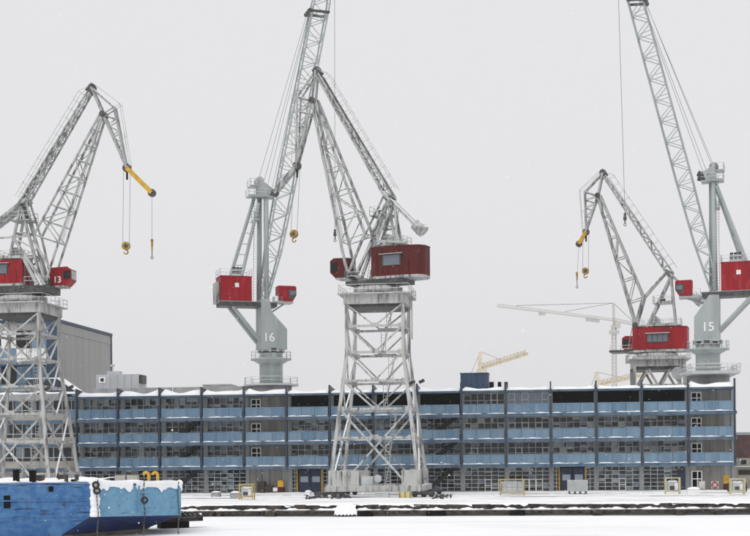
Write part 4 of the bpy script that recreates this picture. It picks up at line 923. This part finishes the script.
tr = slew.lerp(tipj, .30); MB().box(-5, 5, -.5, .5, -1.6, -.2).build('jib_banner', 'hazed_grey', tc, Matrix.Translation(slew.lerp(tipj, .2)) @ Matrix.Rotation(math.atan2((tipj - slew).y, (tipj - slew).x), 4, 'Z'))
tr = slew.lerp(tipj, .64); MB().box(-1.5, 1.5, -1, 1, -1.4, -.1).build('trolley', 'hazed_grey', tc, Matrix.Translation(tr))
for f_ in (.45, .85): bar('tie_rope', apex, slew.lerp(tipj, f_) + V3((0, 0, 1.4)), .10, 'rope', tc)
bar('tie_rope', apex, slew.lerp(cj, .9), .12, 'rope', tc)
def luff(label, px_apex, px_foot, px_tip, Y, dy):
    f = at_depth(*px_foot, Y); a = at_depth(*px_apex, Y); t = at_depth(*px_tip, Y + dy)
    g = thing('luffing_tower_crane', label, 'crane', V3((f.x, Y, 0)), 'beige construction cranes')
    far_mast(g, V3((f.x, Y, 0)), f, 1.6, 'hazed_beige', 24)
    MB().beam(f, a, 1.1, 1.1, V3((0, 1, 0))).build('tower_head', 'hazed_beige', g); far_jib(g, f, t, 1.6, 'hazed_beige', 14)
    MB().beam(f.lerp(t, .02) + V3((0, 0, .5)), t + V3((0, 0, .5)), .7, .9).build('jib_walkway', 'hazed_beige', g)
    MB().box(-1.1, .9, -1, 1, -2, .2).build('cab', 'hazed_beige', g, Matrix.Translation(f + V3((1.2, -1.2, 0))))
    bar('tie_rope', a, f.lerp(t, .45) + V3((0, 0, 1)), .06, 'rope', g); bar('tie_rope', a, f + V3((-3, 0, -2)), .06, 'rope', g)
luff('distant beige luffing crane above the navy motor house', (480.5, 351.5), (479.5, 370), (527, 355), 400, 12)
luff('distant beige luffing crane half hidden left of the long red machine house', (596.5, 372), (598.5, 386), (650, 375), 400, 12)

# ================================================================== BARGE IN THE ICE
def gp(px, Y, z): p = at_depth(px, 500, Y); return V3((p.x, Y, z))
barge = thing('barge', 'rusty blue steel barge frozen in the ice at lower left', 'barge', gp(60, 106, ICE))
DK = 3.28
Lx = -60
dk_pts = [V3((Lx, 101.5, DK)), gp(90, 103, DK), gp(181, 108.5, DK - .25), gp(181, 116, DK - .25), V3((Lx, 117, DK))]
ch_pts = [V3((Lx, 101.5, .55)), gp(90, 103, .55), gp(181, 108.5, .38), gp(181, 116, .38), V3((Lx, 117, .55))]
wl = [V3((Lx, 101.5, -.9)), gp(60, 103.3, -.9), gp(146, 109.3, -.72), gp(152, 116, -.8), V3((Lx, 117, -.9))]
bt_ = [V3((Lx, 101.6, -1.7)), gp(50, 103.4, -1.7), gp(128, 109.6, -1.7), gp(140, 116, -1.7), V3((Lx, 116.9, -1.7))]
def quad(a, b, c, d, th=.06):
    n = (b - a).cross(d - a).normalized(); return MB().prism([a, b, c, d], n * -th)
MB().prism([p - V3((0, 0, .25)) for p in dk_pts], V3((0, 0, .25))).build('deck', 'barge_blue', barge)
# plating, strakes of separate plates on the side
def side_pt(x_f, z): a = dk_pts[0].lerp(dk_pts[1], x_f); return V3((a.x, a.y, z))
prof = MB().add  # noqa
nst = 8
for k in range(nst):
    f0, f1 = k / nst, (k + 1) / nst
    for (za, zb_) in ((1.9, DK - .26), (.55, 1.9)):
        a, b = side_pt(f0, za), side_pt(f1, za); c, d = side_pt(f1, zb_), side_pt(f0, zb_)
        e = V3((.012, 0, .012)); quad(a + e, b - V3((.012, 0, -.012)), c - e, d + V3((.012, 0, -.012))).build('side_plate', 'barge_blue', barge)
MB().prism([ch_pts[0], ch_pts[1] + V3((-.02, .03, 0)), wl[1], bt_[1], bt_[0]], V3((0, .12, 0))).build('side_plate', 'barge_blue', barge)
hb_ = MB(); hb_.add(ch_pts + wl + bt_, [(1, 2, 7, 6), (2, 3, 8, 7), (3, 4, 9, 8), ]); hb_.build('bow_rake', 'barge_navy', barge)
kb = MB(); kb.add(wl + bt_, [(1, 2, 7, 6), (2, 3, 8, 7), (3, 4, 9, 8)]); kb.build('keel_plating', 'barge_keel', barge)
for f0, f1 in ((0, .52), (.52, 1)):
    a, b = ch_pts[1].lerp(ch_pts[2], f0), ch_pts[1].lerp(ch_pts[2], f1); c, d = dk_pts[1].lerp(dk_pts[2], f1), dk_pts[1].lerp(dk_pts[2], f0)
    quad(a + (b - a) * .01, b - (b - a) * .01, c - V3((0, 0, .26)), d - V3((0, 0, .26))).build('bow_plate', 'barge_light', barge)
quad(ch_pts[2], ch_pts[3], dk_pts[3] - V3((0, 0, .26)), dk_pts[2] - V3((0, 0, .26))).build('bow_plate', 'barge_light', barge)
nb_ = (ch_pts[2] - ch_pts[1]).cross(V3((0, 0, 1))).normalized(); nb_ = -nb_ if nb_.y > 0 else nb_
ns_ = V3((0, -1, 0))
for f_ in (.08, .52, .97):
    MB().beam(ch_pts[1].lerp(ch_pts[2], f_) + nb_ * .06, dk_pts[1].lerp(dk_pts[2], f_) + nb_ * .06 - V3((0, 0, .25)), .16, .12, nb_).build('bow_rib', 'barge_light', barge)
for (px, py, wx, hz) in ((7, 502, .5, 1.0), (51, 489, .36, .42), (73, 480.5, .3, .2)):
    p = at_depth(px, py, 101.5 + (px + 400) / 490 * 1.5 - .0); MB().box(p.x - wx / 2, p.x + wx / 2, 102.1, 103.2, p.z - hz / 2, p.z + hz / 2).build('scupper', 'black', barge) if False else MB().prism([V3((p.x - wx / 2, side_pt((p.x - Lx) / (dk_pts[1].x - Lx), 0).y - .03, p.z + s * hz / 2)) for s in (-1,)] + [V3((p.x + wx / 2, side_pt((p.x - Lx) / (dk_pts[1].x - Lx), 0).y - .03, p.z + s * hz / 2)) for s in (-1, 1)] + [V3((p.x - wx / 2, side_pt((p.x - Lx) / (dk_pts[1].x - Lx), 0).y - .03, p.z + hz / 2))], V3((0, .05, 0))).build('scupper', 'black', barge)
MB().beam(side_pt(0, 1.88) + ns_ * .05, side_pt(1, 1.88) + ns_ * .05, .10, .10).build('rubbing_strake', 'barge_blue', barge)
# snow on deck and over the edges
def dsnow(a, b):
    x = Lx + (dk_pts[1].x + .25 - Lx) * a; y = 101.42 + 1.5 * a + 14.5 * b; n = .06 * math.sin(x * 1.9) + .05 * math.sin(x * 5.1 + 2) + .03 * math.sin(x * 11)
    return (x, y, DK + (-.06 - .05 * math.sin(x * 1.3) if b == 0 else .10 + n + .05 * math.sin(b * 9 + x)))
MB().grid(220, 8, dsnow).build('deck_snow', 'snow', barge, None, True)
def bsnow(a, b):
    p = dk_pts[1].lerp(dk_pts[2], a); x = a * 8
    rows = [(.06, -.86 + .30 * abs(math.sin(x * 1.15 + .9)) - .16 * math.sin(x * 2.3) + .34 * abs(math.sin(x * 1.7 + 1.4 * math.sin(x * .8))) ** 3 + .16 * abs(math.sin(x * 5.3 + 2 * math.sin(x * 1.3))) ** 3 + .05 * math.sin(x * 13 + 2 * math.sin(x * 3))), (.08, -.36), (.10, -.05), (.08, .12 + .03 * math.sin(x * 3)), (-.25, .17 + .05 * math.sin(x * 2)), (-2.5, .12), (-7, .10)]
    if .46 < a < .50: rows[0] = (.02, -.08); rows[1] = (.04, -.05); rows[2] = (.06, .0)
    t = rows[round(b * 6)]; return p + nb_ * t[0] + V3((0, 0, t[1]))
MB().grid(160, 6, bsnow).build('bow_snow', 'snow', barge)
# rimed corner
def corner(a, b):
    t = math.pi * (b * 1.1 - .05); r = .30 * (1 + .12 * math.sin(a * 17) + .08 * math.sin(a * 41)) * (1.25 if a > .93 else 1); p = ch_pts[1].lerp(dk_pts[1] + V3((0, 0, .12)), a)
    return p + V3((.35, .12, 0)) + V3((-math.cos(t) * r * 1.25, -math.sin(t) * r, 0))
MB().grid(30, 8, corner).build('corner_snow', 'snow', barge, None, True)
def blob(c, rx, ry, rz, sd):
    def f(a, b):
        n = 1 + .10 * math.sin(a * 18.85 + sd) * math.sin(b * 9 + sd) + .06 * math.sin(a * 37.7 + b * 5)
        return c + V3((math.cos(a * 6.2832) * math.sin(b * 3.1416) * rx, math.sin(a * 6.2832) * math.sin(b * 3.1416) * ry, math.cos(b * 3.1416) * rz)) * n
    return MB().grid(18, 9, f)
for px, Y, rx, rz, dz in ((92.5, 103.4, .55, .34, -.05), (86, 103.6, .6, .22, .05), (179.5, 109, .30, .26, -.28), (180, 108.9, .22, .4, -.6)):
    p = gp(px, Y, DK + dz); blob(p, rx, .45, rz, px).build('corner_snow', 'snow', barge, None, True)
def chain(px, Y, z1, z0, name='mooring_chain', sc=1.0):
    p = gp(px, Y, 0); q = MB(); z = z1; k = 0
    while z > z0:
        c = V3((p.x + .05 * math.sin(z * 2.2), p.y, z)); ax = V3((1, 0, 0)) if k % 2 else V3((.3, .95, 0)).normalized()
        q.torus(c, ax, V3((0, 0, 1)), .095 * sc, .026 * sc, 8, 4, .55); z -= .155 * sc; k += 1
    return q.build(name, 'dark_steel', barge)
chain(97.5, 102.7, DK + .1, ICE); chain(144, 105.6, DK + .1, ICE + .05, sc=1.25); chain(178.5, 107.6, DK - .2, ICE)
for px, Y, z in ((97, 102.6, 2.6), (96, 102.6, 3.05), (144.5, 105.5, 1.75)):
    p = gp(px, Y, z); MB().torus(p, V3((1, 0, 0)), V3((0, 0, 1)), .22, .09, 14, 8).build('fender_ring', 'rubber', barge)
# deck fittings
for px, hh, wd in ((16.5, .95, .42), (33, .9, .46)):
    p = gp(px, 104.5, DK); t = MB().box(p.x - wd / 2, p.x + wd / 2, p.y - wd / 2, p.y + wd / 2, DK, DK + hh).box(p.x - wd / 2 - .05, p.x + wd / 2 + .05, p.y - wd / 2 - .05, p.y + wd / 2 + .05, DK + hh + .003, DK + hh + .06); t.build('bollard', 'black', barge)
for px in (66.5, 77):
    p = gp(px, 104, DK); MB().tube(p, p + V3((0, 0, .5)), .16, 10).tube(p + V3((0, 0, .5)), p + V3((0, 0, .58)), .22, 10).build('bollard', 'dark_steel', barge)
for px0, px1 in ((36, 42), (58, 64)):
    a, b = gp(px0, 106, DK), gp(px1, 106, DK); MB().box(a.x, b.x, 106, 107, DK, DK + .55).build('hatch_cover', 'crate_brown', barge)
for px in (115, 127):
    a = gp(px, 109, DK); MB().box(a.x, a.x + .85, 109, 110, DK - .2, DK + .42).build('hatch_cover', 'beige_wall', barge)
for px in (145.5, 154.5):                                            # yellow gooseneck vents
    p = gp(px, 109.5, DK - .2); rr_ = .21
    pts = [p + V3((.28, 0, 0)), p + V3((.28, 0, .62))] + [p + V3((.28 - rr_ + rr_ * math.cos(t), 0, .62 + rr_ * math.sin(t))) for t in [math.pi * k / 8 for k in range(1, 9)]]
    v_ = MB().path(pts, .125, 10).build('gooseneck_vent', 'yellow', barge); MB().tube(p + V3((.28, 0, 0)), p + V3((.28, 0, .12)), .16, 10).build('flange', 'yellow', v_)

# ribbed timber fender raft beside the barge
pr = on_z(172, 530, ICE)
raft = thing('fender_raft', 'dark timber fender raft with snow on its ribs beside the barge bow', 'raft', V3((pr.x, 118, ICE)))
def rp_(px, Y, z): p = at_depth(px, 500, Y); return V3((p.x, Y, z))
a, b = rp_(162, 117, 0), rp_(200, 119, 0)
MB().beam(V3((a.x, a.y, -.35)), V3((b.x, b.y, -.35)), 1.2, .45).build('main_beam', 'wood_dark', raft)
MB().beam(V3((a.x - .3, a.y + .1, -.85)), V3((rp_(187, 118.4, 0).x, 118.4, -.85)), 1.0, .6).build('float', 'black', raft)
for k in range(8):
    p = a.lerp(b, (k + .4) / 8); MB().box(p.x - .13, p.x + .13, p.y - .75, p.y + .6, -.12, .26).build('rib', 'wood_dark', raft)
    MB().grid(4, 4, lambda s, t: (p.x + .10 + .26 * s, p.y - .68 + 1.2 * t, -.118 + .16 * math.sin(math.pi * s) * 1 + .08)).build('rib_snow', 'snow', raft, None, True)
MB().grid(40, 4, lambda s, t: a.lerp(b, s) + V3((0, -.72 + .25 * t, -.30 + (.20 + .04 * math.sin(s * 30)) * math.sin(math.pi * (.15 + .8 * t))))).build('raft_snow', 'snow', raft, None, True)

# ================================================================== THINGS ON THE QUAY
def G(px, py): return on_z(px, py, 0.05)
def rack(px0, px1, pyt, pyb, m, label, fill, cat='rack'):
    a, b = G(px0, pyb), G(px1, pyb); h = at_depth(px0, pyt, a.y).z; wv = b - a; dv = DN * 1.1
    t = thing('steel_rack', label, cat, a, 'steel racks on the quay')
    for p in (a, b): 
        for e in (V3(), dv): bar('post', p + e, p + e + V3((0, 0, h)), .13, m, t, shape='box')
    for e in (V3(), dv):
        bar('rail', a + e + V3((0, 0, h - .06)), b + e + V3((0, 0, h - .06)), .12, m, t, shape='box'); bar('rail', a + e + V3((0, 0, .35)), b + e + V3((0, 0, .35)), .10, m, t, shape='box')
    for p in (a, b): bar('rail', p + V3((0, 0, h - .06)), p + dv + V3((0, 0, h - .06)), .1, m, t, shape='box')
    if fill == 'panel':
        n = 4
        for k in range(n):
            for r in range(2):
                p0, p1 = a.lerp(b, (k + .25) / (n + .5)), a.lerp(b, (k + 1.2) / (n + .5)); MB().prism([p0 + dv * .3 + V3((0, 0, .25 + r * (h - .5) / 2)), p1 + dv * .3 + V3((0, 0, .25 + r * (h - .5) / 2)), p1 + dv * .3 + V3((0, 0, .2 + (r + 1) * (h - .5) / 2)), p0 + dv * .3 + V3((0, 0, .2 + (r + 1) * (h - .5) / 2))], dv * .3).build('panel', 'galvanised', t)
    else:
        c = (a + b) / 2 + dv * .5; w2 = wv.length * .28
        MB().box(-w2 * 1.35, w2 * 1.35, -.40, .40, .41, h * .74).build('load_box', 'galvanised', t, Matrix.Translation(c))
        MB().box(-w2 * .9, w2 * .3, -.44, -.402, .55, h * .5).build('load_label', 'dark_steel', t, Matrix.Translation(c)); MB().box(w2 * .4, w2 * 1.2, -.46, -.402, .5, h * .68).build('load_lid', 'blind', t, Matrix.Translation(c))
        MB().grid(8, 5, lambda s_, u_: c + V3(((s_ - .5) * 2.7 * w2, (u_ - .5) * .8, h * .74 + .16 * (math.sin(math.pi * s_) * math.sin(math.pi * u_)) ** .4 + .04 * math.sin(s_ * 9)))).build('load_snow', 'snow', t, None, True)
    return t
rack(239.5, 252.5, 484.5, 500, 'rack_yellow', 'narrow yellow rack with a grey load near the stacked crates', 'load')
rack(500.5, 524, 479.5, 495.5, 'rack_yellow', 'yellow frame holding grey panels right of the middle crane', 'panel')
rack(666, 680, 478, 494.5, 'pale_yellow', 'pale yellow rack in front of the navy ground floor door', 'load')
rk = rack(731, 745, 479, 494.5, 'pale_yellow', 'pale yellow rack with black wheels at the right end of the quay', 'load')
for px in (730, 746.5): p = G(px, 493.5); MB().disc(p + V3((0, .5, .75)), DX, .55, .3, 18).build('wheel', 'rubber', rk)
a, b = G(567.5, 494), G(588, 494); h = at_depth(567, 480.5, a.y).z
ct = thing('grey_container', 'ribbed grey container standing on short feet before the yellow gate posts', 'container', a)
MB().prism([a + V3((0, 0, .32)), b + V3((0, 0, .32)), b + DN * 1.6 + V3((0, 0, .32)), a + DN * 1.6 + V3((0, 0, .32))], V3((0, 0, h - .36))).build('body', 'galvanised', ct)
for k in range(12): p = a.lerp(b, (k + .5) / 12) - DN * .03; bar('rib', p + V3((0, 0, .36)), p + V3((0, 0, h - .1)), .07, 'galvanised', ct, shape='box')
for k in (.1, .37, .63, .9):
    for e in (.2, 1.3): p = a.lerp(b, k) + DN * e; bar('foot', p, p + V3((0, 0, .32)), .2, 'dark_steel', ct, shape='box')
def snow_box(px0, px1, pyt, pyb, label, m='galvanised'):
    a, b = G(px0, pyb), G(px1, pyb); h = at_depth(px0, pyt, a.y).z; t = thing('storage_box', label, 'box', a, 'storage boxes on the quay')
    MB().prism([a, b, b + DN * 1.2, a + DN * 1.2], V3((0, 0, h * .75))).build('body', m, t); MB().prism([a - DN * .05 + V3((0, 0, h * .75 + .003)), b - DN * .05 + V3((0, 0, h * .75 + .003)), b + DN * 1.25 + V3((0, 0, h * .75 + .003)), a + DN * 1.25 + V3((0, 0, h * .75 + .003))], V3((0, 0, .07))).build('lid', m, t)
    MB().grid(8, 6, lambda s, u_: a.lerp(b, s) + DN * 1.2 * u_ + V3((0, 0, h * .75 + .07 + h * .22 * (math.sin(math.pi * s) * math.sin(math.pi * u_)) ** .4))).build('lid_snow', 'snow', t, None, True)
snow_box(230, 239, 492, 499, 'low snow topped box left of the narrow yellow rack', 'concrete_light')
snow_box(688, 700, 488, 495, 'low snow topped box between the two pale yellow racks', 'white_paint')
snow_box(211, 219, 492, 497, 'low snow topped box by the concrete column near the barge', 'concrete_light')
snow_box(305, 310, 491, 496, 'small white snow topped box in front of the navy gate leaves', 'white_paint')
# crates by the stair bay
a = fac(257, 494, WIN - 1.2)
for j, (x0, x1, z1, lab) in enumerate(((257, 264.5, 1.65, 'tall dark brown crate against the concrete stair bay'), (265, 272.5, 1.05, 'low dark brown crate beside the red bin'))):
    p, q_ = fac(x0, 490, .8), fac(x1, 490, .8)
    t = thing('wooden_crate', lab, 'crate', FM @ V3((p.x, .8, .04)), 'crates by the stair bay')
    MB().box(p.x, q_.x, .8, 1.8, .05, z1).build('body', 'crate_brown', t, FM)
    for k in range(4): z = .12 + (z1 - .2) * k / 4; MB().box(p.x + .02, q_.x - .02, .765, .797, z, z + (z1 - .2) / 4 - .04).build('board', 'crate_brown', t, FM)
p, q_ = fac(275.5, 490, .8), fac(283.5, 490, .8)
t = thing('red_bin', 'dark red bin with white front below the yellow box', 'bin', FM @ V3((p.x, .8, .04)))
MB().box(p.x, q_.x, .8, 1.7, .05, .85).build('body', 'red_dark', t, FM); MB().box(p.x - .35, p.x + .3, .7, .79, .25, .8).build('front_board', 'blind', t, FM)
t = thing('yellow_box', 'yellow grit box standing on the dark red bin', 'box', FM @ V3((p.x, .8, .86)))
MB().prism([(p.x + .3, .85, .86), (q_.x - .02, .85, .86), (q_.x - .02, .85, 1.5), (q_.x - .15, .85, 1.75), (p.x + .4, .85, 1.75), (p.x + .3, .85, 1.6)], (0, .8, 0)).build('body', 'yellow', t, FM); MB().box(p.x + .35, q_.x - .06, .82, 1.67, 1.753, 1.80).build('lid', 'yellow', t, FM)
# lifebuoy on the right stair bay wall
c = fac(715, 485, WIN - .3); lb = thing('lifebuoy', 'red and white lifebuoy on the concrete wall at the right end', 'lifebuoy', FM @ V3((c.x, WIN - .3, c.z - .4)))
MB().torus((c.x, WIN - .25, c.z), V3((1, 0, 0)), V3((0, 0, 1)), .36, .10, 20, 8).build('ring', 'lifebuoy_red', lb, FM, True)
for k in range(4):
    t_ = math.pi / 4 + k * math.pi / 2; x_ = V3((math.cos(t_), 0, math.sin(t_))); y_ = V3((-math.sin(t_), 0, math.cos(t_)))
    MB().torus((c.x + x_.x * .36, WIN - .25, c.z + x_.z * .36), x_, V3((0, -1, 0)), .115, .03, 10, 5).build('white_band', 'white_paint', lb, FM)
MB().box(c.x - .5, c.x + .5, WIN - .16, WIN - .13, c.z - .5, c.z + .5).build('back_board', 'blind', lb, FM)
# crane rails and cable heaps by the middle crane
for k, px in enumerate((312, 322, 336, 345, 437, 446)):
    p = G(px, 499 - (k % 2)); c = MB()
    for j in range(6):
        t0 = rnd.uniform(0, 3); c.tube(p + V3((rnd.uniform(-.8, .8), rnd.uniform(-.5, .5), .05)), p + V3((rnd.uniform(-.9, .9), rnd.uniform(-.5, .5), rnd.uniform(.2, .55))), rnd.uniform(.05, .12), 6)
    labs = ('scrap iron heap farthest left of the middle crane in the snow', 'scrap iron heap second left of the middle crane', 'scrap iron heap by the left foot of the middle crane', 'scrap iron heap under the left sill of the middle crane', 'scrap iron heap by the right foot of the middle crane', 'scrap iron heap farthest right of the middle crane')
    tag(c.build('scrap_heap', 'dark_steel'), labs[k], 'scrap', 'scrap heaps round the middle crane')
for k, off in enumerate((-5.75, 5.75)):
    t = thing('crane_rail', ('snowed in crane rail nearer the quay edge', 'snowed in crane rail nearer the building')[k], 'rail', FM @ V3((0, -16.4 + off, .0)), 'crane rails')
    MB().box(-70, 60, -16.45 + off, -16.35 + off, .0, .075).build('rail_head', 'dark_steel', t, FM)
# drive cabin box under the right sill of the middle crane
p0, p1 = G(399, 498), G(411, 498); t = thing('rail_clamp_box', 'yellowish brown steel box under the right sill of the middle crane', 'box', p0)
MB().prism([p0, p1, p1 + DN * 1.0, p0 + DN * 1.0], V3((0, 0, .72))).build('body', 'pale_yellow', t)
for k in (.05, .5, .95): pp_ = p0.lerp(p1, k) - DN * .06; bar('upright', pp_, pp_ + V3((0, 0, .74)), .12, 'hook_yellow', t, shape='box')
p0, p1 = G(375, 498), G(389, 498); t = thing('tool_chest', 'grey snow dusted chest under the middle of the sill beam', 'chest', p0)
MB().prism([p0, p1, p1 + DN * .9, p0 + DN * .9], V3((0, 0, .55))).build('body', 'galvanised', t); MB().prism([p0 - DN * .04 + V3((0, 0, .553)), p1 - DN * .04 + V3((0, 0, .553)), p1 + DN * .94 + V3((0, 0, .553)), p0 + DN * .94 + V3((0, 0, .553))], V3((0, 0, .08))).build('lid', 'galvanised', t)

# ================================================================== FALLING SNOW
fs = MB()
for k in range(9000):
    Y = rnd.uniform(30, 160); X = rnd.uniform(-60, 60); z = rnd.uniform(ICE + .1, 60); r = rnd.choice((.012, .014, .016, .020, .024, .030))
    c = V3((X, Y, z)); fs.add([c + V3(d) * r for d in ((1, 0, 0), (-1, 0, 0), (0, 1, 0), (0, -1, 0), (0, 0, 1), (0, 0, -1))], [(0, 2, 4), (2, 1, 4), (1, 3, 4), (3, 0, 4), (2, 0, 5), (1, 2, 5), (3, 1, 5), (0, 3, 5)])
tag(fs.build('falling_snow', 'snow'), 'sparse snowflakes falling over the harbour', 'snowflakes', kind='stuff')

# ================================================================== HAZE
HZ = True
if HZ:
    hm = bpy.data.materials.new('haze'); hm.use_nodes = True; n = hm.node_tree.nodes; n.clear()
    o_ = n.new('ShaderNodeOutputMaterial'); pv = n.new('ShaderNodeVolumePrincipled'); pv.inputs['Color'].default_value = (0.995, 0.995, 1.0, 1); pv.inputs['Density'].default_value = 0.00017
    hm.node_tree.links.new(pv.outputs[0], o_.inputs['Volume']); MATS['haze'] = hm
    tag(MB().box(-1100, 1100, -400, 1150, -4.2, 96).build('haze', 'haze'), 'pale snowy air over the harbour', 'haze', kind='stuff')
